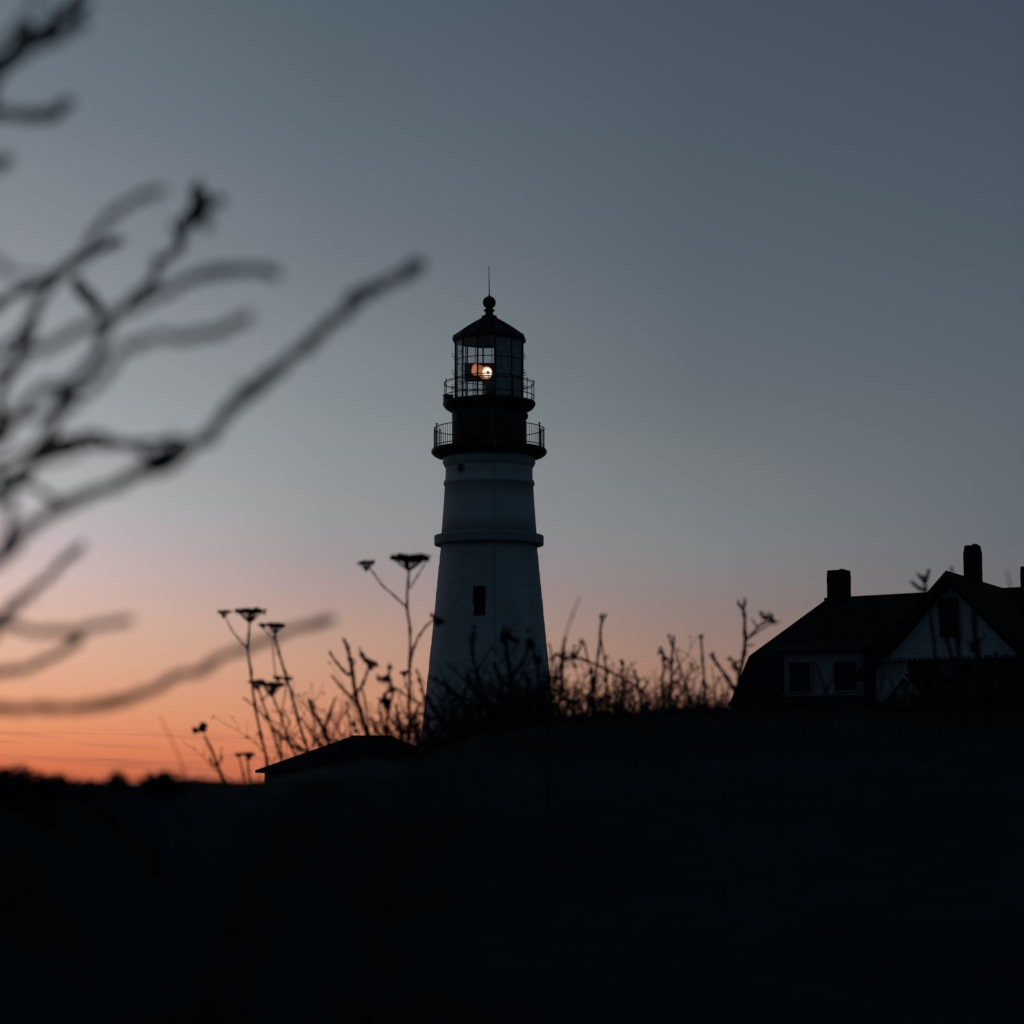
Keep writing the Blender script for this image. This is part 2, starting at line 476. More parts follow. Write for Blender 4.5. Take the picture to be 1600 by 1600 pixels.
# window: deep reveal, sash and pane
rw = tr(83.5, 945)
wc = Vector((TX + rw * math.sin(wa), D - rw * math.cos(wa), (wy0 + wy1) / 2))
ww, wh = tr(8.9, 945), (wy1 - wy0) / 2 + 0.02
b = MB()
for sgn in (-1, 1):
    b.box((wc.x + sgn * (ww - 0.03) * math.cos(wa), wc.y + sgn * (ww - 0.03) * math.sin(wa) + 0.14, wc.z), (0.05, 0.16, wh), wa)
b.box((wc.x, wc.y + 0.12, wc.z - wh), (ww, 0.2, 0.06), wa)
b.box((wc.x, wc.y + 0.12, wc.z + wh), (ww, 0.18, 0.06), wa)
win = b.build('window', M['iron'], lh)
b = MB(); b.box((wc.x, wc.y + 0.27, wc.z), (ww, 0.02, wh), wa); b.build('pane', M['dark'], win)
b = MB()
b.box((wc.x, wc.y + 0.23, wc.z), (0.018, 0.02, wh), wa); b.box((wc.x, wc.y + 0.23, wc.z), (ww, 0.018, 0.02), wa)
b.build('sash', M['iron'], win)

b = MB()
b.lathe(TC, pr([(74, 852.5), (84.6, 852.3), (85.6, 851), (85.6, 838.6), (84.8, 837.6), (73, 835)]), 180, False)
b.build('belt_course', M['belt'], lh)
b = MB()
b.lathe(TC, pr([(74.6, 836), (72.6, 810), (70.8, 785), (69.2, 759.4), (71.0, 758.4), (71.2, 754.6), (70.4, 753.4), (70.2, 751.6), (68.3, 750.6), (68.0, 740), (68.0, 731)]), 128)
b.build('upper_tower', M['white'], lh)
b = MB()
b.lathe(TC, pr([(67.8, 731.5), (69.5, 730), (70.8, 727), (72.4, 724.5), (72.6, 722), (71.2, 721), (72.2, 719), (73, 716.5), (75, 712), (76, 711)]), 128)
b.build('cornice', M['white'], lh)
b = MB()
b.lathe(TC, pr([(70, 717.2), (77, 716), (84, 713.6), (88, 711), (90.2, 708), (90.6, 705.5), (89.5, 703), (88, 702), (50, 702)]), 128)
b.build('gallery_deck', M['iron'], lh)
b = MB()
b.lathe(TC, pr([(58.2, 702.5), (58.2, 690), (58.1, 660), (58.1, 641)]), 96)
b.build('watch_room_wall', M['watch'], lh)
b = MB()
b.lathe(TC, pr([(57.9, 644), (62, 642.5), (68, 639), (71, 635.5), (72.4, 632.5), (72.6, 630), (71.6, 628.5), (45, 628.4)]), 96)
b.build('upper_deck', M['iron'], lh)
# porthole with rim
pa = math.asin(-43.0 / 68.2)
pc = Vector((TX + tr(68.2, 733) * math.sin(pa), D - tr(68.2, 733) * math.cos(pa), tz(737.5)))
nn = Vector((math.sin(pa), -math.cos(pa), 0)); tt = Vector((math.cos(pa), math.sin(pa), 0))
b = MB()
rad = tr(7.0, 733)
b.tube([pc + (tt * math.cos(q) + Vector((0, 0, 1)) * math.sin(q)) * rad for q in [2 * math.pi * i / 24 for i in range(24)]], 0.035, 6, closed=True)
ph = b.build('porthole', M['belt'], lh)
b = MB()
b.prism([pc + nn * 0.012 + (tt * math.cos(q) + Vector((0, 0, 1)) * math.sin(q)) * rad for q in [2 * math.pi * i / 24 for i in range(24)]], -nn * 0.12)
b.build('pane', M['dark'], ph)
# small vents on the watch room and a door hinge side box
for sa in (-0.80, 0.985):
    va = math.asin(sa)
    b = MB()
    rr = tr(58.6, 648)
    c0 = Vector((TX + rr * math.sin(va), D - rr * math.cos(va), tz(651)))
    b.ball(c0, 0.10, 1, 1.2)
    b.box((c0.x, c0.y, c0.z - 0.11), (0.06, 0.06, 0.05), va)
    b.build('vent', M['iron'], lh)
# lightning conductor strap down the tower
b = MB()
ca_ = math.asin(8.0 / 70)
pts = []
for p_, y_ in [(58.5, 645), (58.5, 700), (90.9, 702), (91, 710), (73.4, 724), (69, 732), (70.8, 756), (75.0, 835), (86.4, 838), (86.4, 850), (76, 855), (84.2, 945), (93.9, 1040), (108, 1165)]:
    r_ = tr(p_ + 0.3, y_); pts.append((TX + r_ * math.sin(ca_), D - r_ * math.cos(ca_), tz(y_)))
b.tube(pts, 0.014, 6, smooth=False)
b.build('lightning_cable', M['belt'], lh)

# lower gallery railing
def rail_ring(name, r, rails, m, t):
    b = MB()
    for z in rails: b.ring(TC, r, z, t, 96)
    return b
gr = tr(86.2, 690)
zd, ztop = tz(702), tz(670.2)
b = rail_ring('r', gr, [ztop, zd + 0.10], None, 0.022)
for i in range(96):
    if i % 12 == 5: continue
    a = 2 * math.pi * (i + .37) / 96
    x, y = TX + gr * math.sin(a), D - gr * math.cos(a)
    b.tube([(x, y, zd), (x, y, ztop)], 0.0105, 4, smooth=False)
rl = b.build('gallery_railing', M['iron'], lh)
for i in range(96):
    if i % 12 != 5: continue
    a = 2 * math.pi * (i + .37) / 96
    x, y = TX + gr * math.sin(a), D - gr * math.cos(a)
    b = MB(); b.tube([(x, y, zd), (x, y, ztop + 0.07)], 0.03, 8); b.ball((x, y, ztop + 0.10), 0.048)
    b.build('post', M['iron'], rl)
# upper railing
ur = tr(70.3, 615); zu = tz(628.6)
zt, zm = tz(599), tz(619.5)
b = rail_ring('r', ur, [zt, zm], None, 0.024)
b.ring(TC, ur, zt - 0.07, 0.012, 96)
rl = b.build('lantern_railing', M['iron'], lh)
for i in range(14):
    a = 2 * math.pi * (i + .22) / 14
    x, y = TX + ur * math.sin(a), D - ur * math.cos(a)
    b = MB(); b.tube([(x, y, zu), (x, y, zt + 0.05)], 0.02, 6); b.ball((x, y, zt + 0.07), 0.03, n=8, m=5); b.ball((x, y, zm), 0.035, n=8, m=5)
    b.build('post', M['iron'], rl)
# equipment box standing on the upper deck
ba = math.asin(-64 / 70)
bx, by = TX - tr(63.5, 622), D - 0.45
b = MB(); b.box((bx, by, tz(625.8)), (0.2, 0.16, 0.15), 0.2); b.box((bx, by, tz(625.8) + 0.16), (0.23, 0.18, 0.015), 0.2)
b.box((bx - 0.02, by, tz(625.8) - 0.2), (0.05, 0.05, 0.08), 0.2)
b.build('equipment_box', M['metal'], lh)

# lantern: twelve sided
va0 = [R(11 + 30 * k) for k in range(12)]
rl_ = tr(53.6, 580)
zb, zt_ = tz(625), tz(533)
def LP(a, r, z): return Vector((TX + r * math.sin(a), D - r * math.cos(a), z))
b = MB()
b.lathe(TC, [(rl_ * 1.03, zu - 0.02), (rl_ * 1.03, zb), (rl_ * 0.94, zb + 0.01)], 12, False, a0=R(11), close=False)
b.build('lantern_sill', M['iron'], lh)
bars = [tz(564.5), tz(592)]
for k in range(12):
    b = MB(); b.tube([LP(va0[k], rl_, zb - 0.05), LP(va0[k], rl_, zt_ + 0.1)], 0.038, 6, smooth=False)
    b.build('lantern_post', M['iron'], lh)
for z in bars:
    b = MB()
    b.tube([LP(va0[k], rl_, z) for k in range(12)], 0.021, 5, closed=True, smooth=False)
    b.build('glazing_bar', M['iron'], lh)
for k in range(12):
    a1, a2 = va0[k], va0[(k + 1) % 12]
    deg = round(math.degrees(a1)) % 360
    blank = deg in (11, 41, 71)
    mm = M['blank'] if blank else (M['film'] if deg in (281,) else M['glass'])
    p = [LP(a1, rl_, zb), LP(a2, rl_, zb), LP(a2, rl_, zt_), LP(a1, rl_, zt_)]
    d = (LP((a1 + R(15)), 0.012, 0) - LP((a1 + R(15)), 0, 0)) * -1
    b = MB(); b.prism(p, d)
    if blank:
        for q in range(1, 6):          # vertical board joints
            t = q / 6
            o = p[0].lerp(p[1], t) - d * 0.4
            b.tube([o, o + Vector((0, 0, zt_ - zb))], 0.009, 4, smooth=False)
    ob = b.build('blank_panel' if blank else 'lantern_pane', mm, lh)
    # vertical mid muntin on the clear panes of the far side
    if deg in (131, 161, 191, 221):
        mp_ = p[0].lerp(p[1], 0.5)
        b = MB(); b.tube([mp_, mp_ + Vector((0, 0, zt_ - zb))], 0.02, 5, smooth=False); b.build('muntin', M['iron'], ob)
# hand rings on the posts
for k in (7, 8, 9, 10, 2, 3, 4):
    for y_ in (557, 583, 604):
        c0 = LP(va0[k], rl_ + 0.09, tz(y_))
        tt2 = LP(va0[k], 1, 0) - LP(va0[k], 0, 0)
        b = MB()
        b.tube([c0 + (tt2 * math.cos(q) + Vector((0, 0, 1)) * math.sin(q)) * 0.068 for q in [2 * math.pi * i / 12 for i in range(12)]], 0.013, 5, closed=True)
        b.build('hand_ring', M['iron'], lh)
# lantern floor and ceiling
b = MB(); b.lathe(TC, [(rl_ * 0.95, zb - 0.05), (rl_ * 0.95, zb - 0.01)], 48, False); b.build('lantern_floor', M['iron'], lh)
b = MB()
re = tr(58.8, 531)
prof = [(rl_ * 0.97, zt_ + 0.02), (rl_ * 1.04, zt_ - 0.02), (re * 0.985, tz(534)), (re * 1.0, tz(530.5)), (re * 0.975, tz(527.5)), (tr(50, 522), tz(522.6)), (tr(38, 514), tz(514)),
        (tr(25, 505), tz(505.6)), (tr(12.3, 498), tz(498.4))]
b.lathe(TC, prof, 12, False, a0=R(11))
for k in range(12):
    b.tube([LP(va0[k], r + 0.005, z + 0.012) for r, z in prof[4:]], 0.022, 5, smooth=False)
b.build('lantern_roof', M['iron'], lh)
b = MB()
b.lathe(TC, pr([(12.3, 499), (12.3, 494.6), (11.4, 493.8), (7.2, 493), (6.3, 490), (6.4, 487), (8.9, 486), (8.9, 484.4), (6.6, 483.6), (5.6, 481.5)]), 40)
b.ball((TX, D, tz(472.8)), tr(10.3, 472), 1, 1, 28, 18)
vb = b.build('ventilator_ball', M['iron'], lh)
b = MB()
b.tube([(TX, D, tz(463)), (TX, D, tz(459)), (TX - 0.01, D, tz(440)), (TX - 0.015, D, tz(415.5))], [0.05, 0.026, 0.02, 0.011], 8)
b.tube([(TX - 0.012, D, tz(421)), (TX - 0.075, D, tz(415.8))], [0.011, 0.007], 5)
b.build('lightning_rod', M['iron'], lh)

# rotating beacon: two drums, one aimed at us with a bright lens face
zbk = tz(583.5)
def LB(px, y, dy=0.0): return Vector(P(px, y, D + dy))
def drum(c, dr, r, ln, m, facem, name):
    dr = Vector(dr).normalized()
    u = dr.orthogonal().normalized(); w = dr.cross(u)
    b = MB(); n = 40; prof = [(r * 0.55, -ln), (r * 0.84, -ln * .86), (r * 0.97, -ln * .5), (r, -ln * .1), (r * 1.04, -ln * .08), (r * 1.04, 0.0), (r * 0.9, 0.01)]
    vs = [c + dr * t + (u * math.cos(2 * math.pi * i / n) + w * math.sin(2 * math.pi * i / n)) * q for q, t in prof for i in range(n)]
    fs = [(k * n + i, k * n + (i + 1) % n, (k + 1) * n + (i + 1) % n, (k + 1) * n + i) for k in range(len(prof) - 1) for i in range(n)]
    fs.append(tuple(range(n - 1, -1, -1)))
    b.add(vs, fs, True)
    o = b.build(name, m, lh)
    b = MB(); prof = [(r * 0.93, 0.0), (r * 0.8, 0.035), (r * 0.55, 0.065), (r * 0.28, 0.08), (0.012, 0.085)]
    vs = [c + dr * t + (u * math.cos(2 * math.pi * i / n) + w * math.sin(2 * math.pi * i / n)) * q for q, t in prof for i in range(n)]
    fs = [(k * n + i, k * n + (i + 1) % n, (k + 1) * n + (i + 1) % n, (k + 1) * n + i) for k in range(len(prof) - 1) for i in range(n)]
    b.add(vs, fs, True); b.build('lens', facem, o)
    return o, u, w
c1 = LB(760.6, 582.2, -0.42)
core_dr = Vector((0.48, -0.86, -0.06)).normalized()
d1, u1, w1 = drum(c1, (0.48, -0.86, -0.06), tr(9.6, 582), 0.5, M['drum'], M['lens'], 'beacon_drum')
for q, rr_ in enumerate((0.78, 0.5)):
    b = MB(); n_ = 36; R0 = tr(9.6, 582) * rr_; cc = c1 + core_dr * (0.062 + 0.03 * q)
    b.prism([cc + (u1 * math.cos(2 * math.pi * i / n_) + w1 * math.sin(2 * math.pi * i / n_)) * R0 for i in range(n_)], core_dr * 0.015)
    b.build('lens_ring', M['core'], d1)
b = MB(); c2 = c1 + Vector((0.48, -0.86, -0.06)).normalized() * 0.1
b.ball(c2 + Vector((-0.0, 0, 0.0)), 0.06, n=10, m=7)
b.tube([c2 + Vector((0, 0, -0.02)), c2 + Vector((0.02, 0, -tr(9, 582)))], 0.02, 6)
b.build('lamp_changer', M['mech'], d1)
c3 = LB(741.5, 577.6, 0.25)
d2, u2, w2 = drum(c3, (-0.80, -0.48, 0.05), tr(9.0, 582), 0.42, M['drum2'], M['rim'], 'beacon_drum')
b = MB()
q0 = LB(751, 590, 0.0)
b.box((q0.x, q0.y, q0.z - 0.05), (0.28, 0.24, 0.05), 0.5)
b.tube([LB(763.5, 596, 0), LB(763.5, 606, 0)], [0.2, 0.16], 16)
b.box(tuple(LB(764, 612, 0)), (0.2, 0.2, 0.3), 0.3)
b.tube([LB(752, 592, 0), LB(762, 604, 0)], 0.05, 8)
b.tube([LB(770, 594, 0), LB(764, 604, 0)], 0.04, 8)
b.tube([LB(775, 606, 0.2), LB(775, 622, 0.2)], 0.07, 10)
b.build('beacon_pedestal', M['mech'], lh)
# screen hanging behind the beacon
b = MB()
s0, s1 = LB(725.4, 567, 0.75), LB(774.0, 596.5, 0.75)
b.box(((s0.x + s1.x) / 2, s0.y, (s0.z + s1.z) / 2), ((s1.x - s0.x) / 2, 0.015, (s0.z - s1.z) / 2))
for xx in (s0.x + 0.05, s1.x - 0.05): b.tube([(xx, s0.y, zb - 0.02), (xx, s0.y, zt_)], 0.02, 6)
b.build('light_screen', M['iron'], lh)

# ------------------------------------------------------------------ keeper's house
TH = R(30)
UV = (Vector((math.cos(TH), -math.sin(TH), 0)), Vector((math.sin(TH), math.cos(TH), 0)))
OA = P(1478, 891, 85.0); HG = OA.z          # apex of the cross gable, on the rake plane v = -0.45
OO = Vector((OA.x, OA.y, 0)) + UV[1] * 0.45
HB = ground(OO.x, OO.y) - 0.5
def HW(u, v, z): return OO + UV[0] * u + UV[1] * v + Vector((0, 0, z))
def HP(x, y, v):
    """(u, z) where the line of sight through a photo pixel meets the house plane v"""
    d = P(x, y, 1.0); k = (OO.dot(UV[1]) + v) / d.dot(UV[1])
    p = d * k
    return (p - OO).dot(UV[0]), p.z
HR = -TH
house = thing('keepers_house', 'dark roofed keeper\'s house with white gable and brick chimneys, right of the lighthouse', 'house', HW(-1, 4, HB + 0.5))
class HBM(MB):
    def hbox(s, u0, u1, v0, v1, z0, z1):
        c = HW((u0 + u1) / 2, (v0 + v1) / 2, (z0 + z1) / 2)
        s.box(c, (abs(u1 - u0) / 2, abs(v1 - v0) / 2, abs(z1 - z0) / 2), HR)
    def hpoly(s, pts, d):
        s.prism([HW(*p) for p in pts], UV[0] * d[0] + UV[1] * d[1] + Vector((0, 0, d[2])))
    def clap(s, poly_fn, z0, z1, v, bh=0.13):
        """clapboards between z0 and z1; poly_fn(z) -> list of (u0, u1) spans"""
        z = z0
        while z < z1 - 0.01:
            h = min(bh, z1 - z)
            for (a0, a1), (b0, b1) in zip(poly_fn(z), poly_fn(z + h)):
                if a1 - a0 < 0.03: continue
                b0, b1 = (b0, b1) if b1 - b0 > 0 else ((a0 + a1) / 2, (a0 + a1) / 2)
                vs = [HW(a0, v - 0.022, z), HW(a1, v - 0.022, z), HW(b1, v - 0.004, z + h), HW(b0, v - 0.004, z + h),
                      HW(a0, v + 0.05, z), HW(a1, v + 0.05, z), HW(b1, v + 0.05, z + h), HW(b0, v + 0.05, z + h)]
                s.add(vs, [(0, 1, 2, 3), (5, 4, 7, 6), (1, 0, 4, 5), (3, 2, 6, 7), (0, 3, 7, 4), (2, 1, 5, 6)])
            z += h

VR = 6.1                                    # main ridge
sR, HM = HP(1563, 919.5, VR)
uL, HL = HP(1290, 937, VR)
# main mansard-hip roof
ub, zb_ = HP(1170, 1025, VR - 2.29); ue, ze = HP(1140, 1099, VR - 2.95)
db, de = 2.29, 2.95
uR = 9.0
HRR = HM + (HM - HL) / (sR - uL) * (uR - sR) * 0.3
b = HBM()
t_ = 0.0
rings = [[(ue, VR - de, ze), (uR + 2, VR - de, ze), (uR + 2, VR + de, ze), (ue, VR + de, ze)],
         [(ub, VR - db, zb_), (uR + 1.4, VR - db, zb_), (uR + 1.4, VR + db, zb_), (ub, VR + db, zb_)],
         [(uL, VR, HL), (uR, VR, HRR)]]
vs = [HW(*p) for r in rings for p in r]
b.add(vs, [(0, 1, 5, 4), (1, 2, 6, 5), (2, 3, 7, 6), (3, 0, 4, 7), (4, 5, 9, 8), (5, 6, 9), (6, 7, 8, 9), (7, 4, 8), (3, 2, 1, 0)])
b.tube([HW(uL - 0.05, VR, HL + 0.02), HW(uR, VR, HRR + 0.02)], 0.06, 6, smooth=False)
mroof = b.build('main_roof', M['roof'], house)
b = HBM(); b.hbox(ue + 0.02, uR + 2.1, VR - de - 0.16, VR - de, ze - 0.14, ze + 0.05); 
b.build('gutter', M['dark_trim'], mroof)
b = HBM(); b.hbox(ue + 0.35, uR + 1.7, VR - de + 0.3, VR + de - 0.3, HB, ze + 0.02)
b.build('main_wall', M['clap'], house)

# chimneys
def chimney(px0, px1, ytop, v, zbot, taper=0.0, cap=False):
    u0, z1 = HP(px0, ytop, v); u1, _ = HP(px1, ytop, v)
    w = (u1 - u0) / 2 * 0.86; c = (u0 + u1) / 2 
    b = HBM()
    p = HW(c, v, 0)
    pr_ = [(w * 1.0, zbot), (w * 1.0, z1 - 0.55), (w * 1.015, z1 - 0.5), (w * 1.015, z1 - 0.30), (w * (0.97 - taper), z1 - 0.02), (w * (0.93 - taper), z1)]
    vs = []; fs = []
    for r, z in pr_:
        for du, dv in ((-1, -.8), (1, -.8), (1, .8), (-1, .8)): vs.append(HW(c + du * r, v + dv * r, z))
    for k in range(len(pr_) - 1):
        for i in range(4):
            fs.append((k * 4 + i, k * 4 + (i + 1) % 4, (k + 1) * 4 + (i + 1) % 4, (k + 1) * 4 + i))
    fs.append((20, 21, 22, 23)); fs.append((3, 2, 1, 0))
    b.add(vs, fs)
    ch = b.build('chimney', M['brick'], house)
    b = HBM()
    b.tube([HW(c + w * 0.35, v, z1 - 0.05), HW(c + w * 0.35, v, z1 + 0.05)], [0.13, 0.10], 10)
    b.build('flue', M['iron'], ch)
chimney(1294, 1327, 892, VR + 0.1, HL - 0.8)
chimney(1506, 1533, 853, 2.0, HG - 1.3, 0.12)
chimney(1595, 1625, 886, VR, HM - 0.8)

# cross gable: 46 degree roof running back to the main ridge
KS = math.tan(R(46)); HWD = 3.55
zG0, zGb = HG, HP(1563, 919.5, VR)[1]
def rake(u, v): return zG0 + (zGb - zG0) * (v + 0.45) / (VR + 0.45) - KS * abs(u)
b = HBM()
for sg in (-1, 1):
    pts = [(0, -0.45, rake(0, -0.45)), (sg * HWD, -0.45, rake(HWD, -0.45)), (sg * HWD, VR - 1.5, rake(HWD, VR - 1.5)), (0, VR, rake(0, VR))]
    top = [HW(*p) for p in pts]; bot = [HW(p[0], p[1], p[2] - 0.2) for p in pts]
    fs = [(0, 1, 2, 3), (7, 6, 5, 4), (0, 4, 5, 1), (1, 5, 6, 2), (2, 6, 7, 3), (3, 7, 4, 0)]
    b.add(top + bot, fs if sg > 0 else [tuple(reversed(f)) for f in fs])
groof = b.build('gable_roof', M['roof'], house)
# rake boards
for sg in (-1, 1):
    b = HBM()
    p0 = (0, -0.47, rake(0, -0.45) - 0.03); p1 = (sg * HWD, -0.47, rake(HWD, -0.45) - 0.03)
    b.hpoly([p0, p1, (p1[0], p1[1], p1[2] - 0.30), (p0[0], p0[1], p0[2] - 0.34)], (0, 0.05, 0))
    b.build('rake_board', M['dark_trim'], groof)
# gable wall (upper, overhanging) with clapboard and the tall window
_, zsc = HP(1460, 1026, 0)
def span(z):
    w = max(0.0, (zG0 - 0.02 - 0.55 - z) / KS)
    w = min(w, HWD - 0.25)
    gu0, gu1, gz0, gz1 = GW
    return [(-w, 0), (0, w)]
g0, gzt = HP(1470, 935, 0); g1, gzb = HP(1497, 993, 0)
GW = (g0, g1, gzb, gzt)
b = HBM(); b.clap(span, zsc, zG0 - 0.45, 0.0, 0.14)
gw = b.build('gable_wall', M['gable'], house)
# a backing wall so that nothing shows through the window opening
b = HBM(); b.hpoly([(-HWD + 0.3, 0.09, zsc), (HWD - 0.3, 0.09, zsc), (0, 0.09, zG0 - 0.5)], (0, 0.05, 0)); b.build('backing', M['iron'], gw)
def window(u0, u1, z0, z1, v, par, bars=(1, 2), fr=M['trim'], t=0.055):
    b = HBM()
    b.hbox(u0 - t, u0, v - 0.05, v + 0.06, z0 - t, z1 + t); b.hbox(u1, u1 + t, v - 0.05, v + 0.06, z0 - t, z1 + t)
    b.hbox(u0, u1, v - 0.05, v + 0.06, z1, z1 + t); b.hbox(u0 - t * 1.3, u1 + t * 1.3, v - 0.08, v + 0.06, z0 - t * 1.9, z0 - t * 0.95)
    w = b.build('window', fr, par)
    b = HBM(); b.hbox(u0, u1, v + 0.03, v + 0.045, z0 - t, z1); b.build('pane', M['dark'], w)
    b = HBM(); zm_ = (z0 + z1) / 2
    b.hbox(u0 + 0.001, u1 - 0.001, v - 0.01, v + 0.027, zm_ - 0.025, zm_ + 0.025)
    for k in range(1, bars[0] + 1):
        uu = u0 + (u1 - u0) * k / (bars[0] + 1); b.hbox(uu - 0.012, uu + 0.012, v + 0.0, v + 0.026, z0, z1)
    b.build('sash', M['dark_trim'], w)
    return w
window(g0 + 0.02, g1 - 0.02, gzb + 0.08, gzt - 0.03, -0.075, gw, fr=M['dark_trim'], t=0.05)
# scalloped skirt under the gable
b = HBM(); u = -HWD + 0.45
while u < HWD - 0.5:
    b.hpoly([(u, -0.035, zsc + 0.02), (u + 0.15, -0.035, zsc + 0.02), (u + 0.15, -0.035, zsc - 0.05), (u + 0.11, -0.035, zsc - 0.11), (u + 0.075, -0.035, zsc - 0.13), (u + 0.04, -0.035, zsc - 0.11), (u, -0.035, zsc - 0.05)], (0, 0.04, 0))
    u += 0.19
b.build('scalloped_skirt', M['clap'], gw)
# lower storey of the wing, set back under the gable
ws0, _ = HP(1388, 1040, 0.35); ws1, _ = HP(1419, 1040, 0.35)
b = HBM(); b.clap(lambda z: [(-HWD + 0.5, ws1)], HB, zsc - 0.02, 0.35, 0.14)
b.hbox(-HWD + 0.5, HWD - 0.5, 0.42, 3.4, HB, zsc)
lw = b.build('wing_wall', M['gable'], house)
b = HBM(); b.hbox(ws1, HWD - 0.45, 0.30, 0.41, HB, zsc - 0.03); b.build('shingled_wall', M['roof'], house)
p0, pz1 = HP(1466, 1036, 0.3); p1, pz0 = HP(1505, 1056, 0.3)
window(p0, p1, pz0, pz1, 0.26, house, fr=M['dark_trim'], t=0.05)
b = HBM(); b.hbox(p0 + 0.02, p1 - 0.3, 0.272, 0.278, pz0 + 0.03, pz1 - 0.04); b.build('window_blind', M['trim'], house)
# entry porch with its own small gable
e0, ez0 = HP(1412, 1052, -1.3); el, ezl = HP(1369, 1109, -1.3)
ks = (ez0 - ezl) / (e0 - el); wd = (e0 - el)
b = HBM()
for sg in (-1, 1):
    pts = [(e0, -1.3, ez0), (e0 + sg * wd, -1.3, ezl), (e0 + sg * wd, 0.3, ezl), (e0, 0.3, ez0)]
    top = [HW(*p) for p in pts]; bot = [HW(p[0], p[1], p[2] - 0.1) for p in pts]
    fs = [(0, 1, 2, 3), (7, 6, 5, 4), (0, 4, 5, 1), (1, 5, 6, 2), (2, 6, 7, 3), (3, 7, 4, 0)]
    b.add(top + bot, fs if sg > 0 else [tuple(reversed(f)) for f in fs])
porch = b.build('porch_roof', M['roof'], house)
b = HBM()
for sg in (-1, 1):
    b.hpoly([(e0, -1.33, ez0 - 0.02), (e0 + sg * wd, -1.33, ezl - 0.02), (e0 + sg * wd, -1.33, ezl - 0.13), (e0, -1.33, ez0 - 0.14)], (0, 0.025, 0))
b.build('rake_board', M['belt'], porch)
b = HBM(); b.clap(lambda z: [(e0 - min(wd - .12, max(0, (ez0 - .12 - z) / ks)), e0 + min(wd - .12, max(0, (ez0 - .12 - z) / ks)))], HB, ez0 - 0.12, -1.1, 0.12)
b.hbox(e0 - wd + .15, e0 + wd - .15, -1.0, 0.36, HB, ezl - .05)
b.build('porch_wall', M['gable'], house)
# long shed dormer on the front slope
VD = VR - 3.05
a0, az1 = HP(1226, 1017, VD); a1, _ = HP(1346, 1017, VD); _, az0 = HP(1280, 1084, VD)
w10, wz1 = HP(1234, 1036, VD); w11, wz0 = HP(1270, 1078, VD)
w20, _ = HP(1304, 1036, VD); w21, _ = HP(1341, 1036, VD)
def dsp(z):
    return [(a0 + .08, w11), (w11, w20), (w20, a1 - .08)]
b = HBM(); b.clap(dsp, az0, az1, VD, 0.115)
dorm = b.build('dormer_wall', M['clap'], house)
b = HBM(); b.hbox(a0 - 0.02, a0 + 0.08, VD - 0.03, VD + 0.3, az0, az1); b.hbox(a1 - 0.08, a1 + 0.02, VD - 0.03, VD + 0.3, az0, az1)
b.hbox(a0 - 0.1, a1 + 0.1, VD - 0.08, VD + 0.1, az0 - 0.09, az0)
b.build('corner_board', M['trim'], dorm)
b = HBM(); b.hbox(a0 + 0.02, a1 - 0.02, VD + 0.06, VR - 0.6, az0, az1 - 0.02); b.build('dormer_body', M['iron'], dorm)
b = HBM(); b.hpoly([(a0 - 0.2, VD - 0.35, az1 - 0.10), (a0 - 0.2, VD - 0.35, az1 + 0.0), (a0 - 0.2, VR - 1.75, az1 + 0.42), (a0 - 0.2, VR - 1.75, az1 + 0.1)], (a1 - a0 + 0.4, 0, 0))
b.build('dormer_roof', M['roof'], house)
window(w10 + .03, w11 - .03, wz0, wz1, VD - .075, dorm); window(w20 + .03, w21 - .03, wz0, wz1, VD - .075, dorm)

# low stone wall in front of the house
b = MB()
wtop = [P(x, 1108.5, 76) for x in range(1040, 1720, 4)]
vs = []; fs = []
for i, p in enumerate(wtop):
    g = ground(p.x, p.y) - 0.3
    j1 = 0.02 * noise.noise(Vector((p.x * 4, 0, 0)))
    vs += [(p.x, p.y - 0.25, g), (p.x, p.y - 0.22, p.z + j1), (p.x, p.y + 0.22, p.z + j1), (p.x, p.y + 0.25, g)]
for i in range(len(wtop) - 1):
    o = i * 4
    fs += [(o, o + 4, o + 5, o + 1), (o + 1, o + 5, o + 6, o + 2), (o + 2, o + 6, o + 7, o + 3)]
k = len(vs)
fs += [(0, 1, 2, 3), (k - 1, k - 2, k - 3, k - 4)]
b.add(vs, fs)
tag(b.build('stone_wall', M['stone']), 'low grey stone wall running in front of the keeper\'s house', 'wall')

# ------------------------------------------------------------------ low hip roofed outbuilding left of the tower
YO = 109.0
hA = P(401, 1203.5, YO - 1); hR1 = P(548, 1150.5, YO + 1.5); hR2 = P(612, 1149.5, YO + 1.5); hB = P(745, 1203.5, YO - 1)
zo = (hA.z + hB.z) / 2; zr = hR1.z
gz = ground(-6, YO) - 0.4
ob_ = thing('outbuilding', 'low dark outbuilding with a hipped roof, left foot of the lighthouse', 'building', ((hA.x + hB.x) / 2, YO + 1.5, gz + 0.4))
b = MB()
y0, y1 = YO - 1.6, YO + 5.4
rg = [(hA.x, y0, zo), (hB.x, y0, zo), (hB.x, y1, zo), (hA.x, y1, zo), (hR1.x, YO + 1.6, zr), (hR2.x, YO + 1.9, zr)]
b.add(rg, [(0, 1, 5, 4), (1, 2, 5), (2, 3, 4, 5), (3, 0, 4)])
b.add([(x, y, z - 0.12) for x, y, z in rg[:4]] + rg[:4], [(3, 2, 1, 0), (0, 1, 5, 4), (1, 2, 6, 5), (2, 3, 7, 6), (3, 0, 4, 7)])
orf = b.build('roof', M['roof2'], ob_)
b = MB(); b.box(((hR1.x + hR2.x) / 2, YO + 1.75, zr + 0.01), ((hR2.x - hR1.x) / 2, 0.08, 0.04)); b.build('ridge_cap', M['iron'], orf)
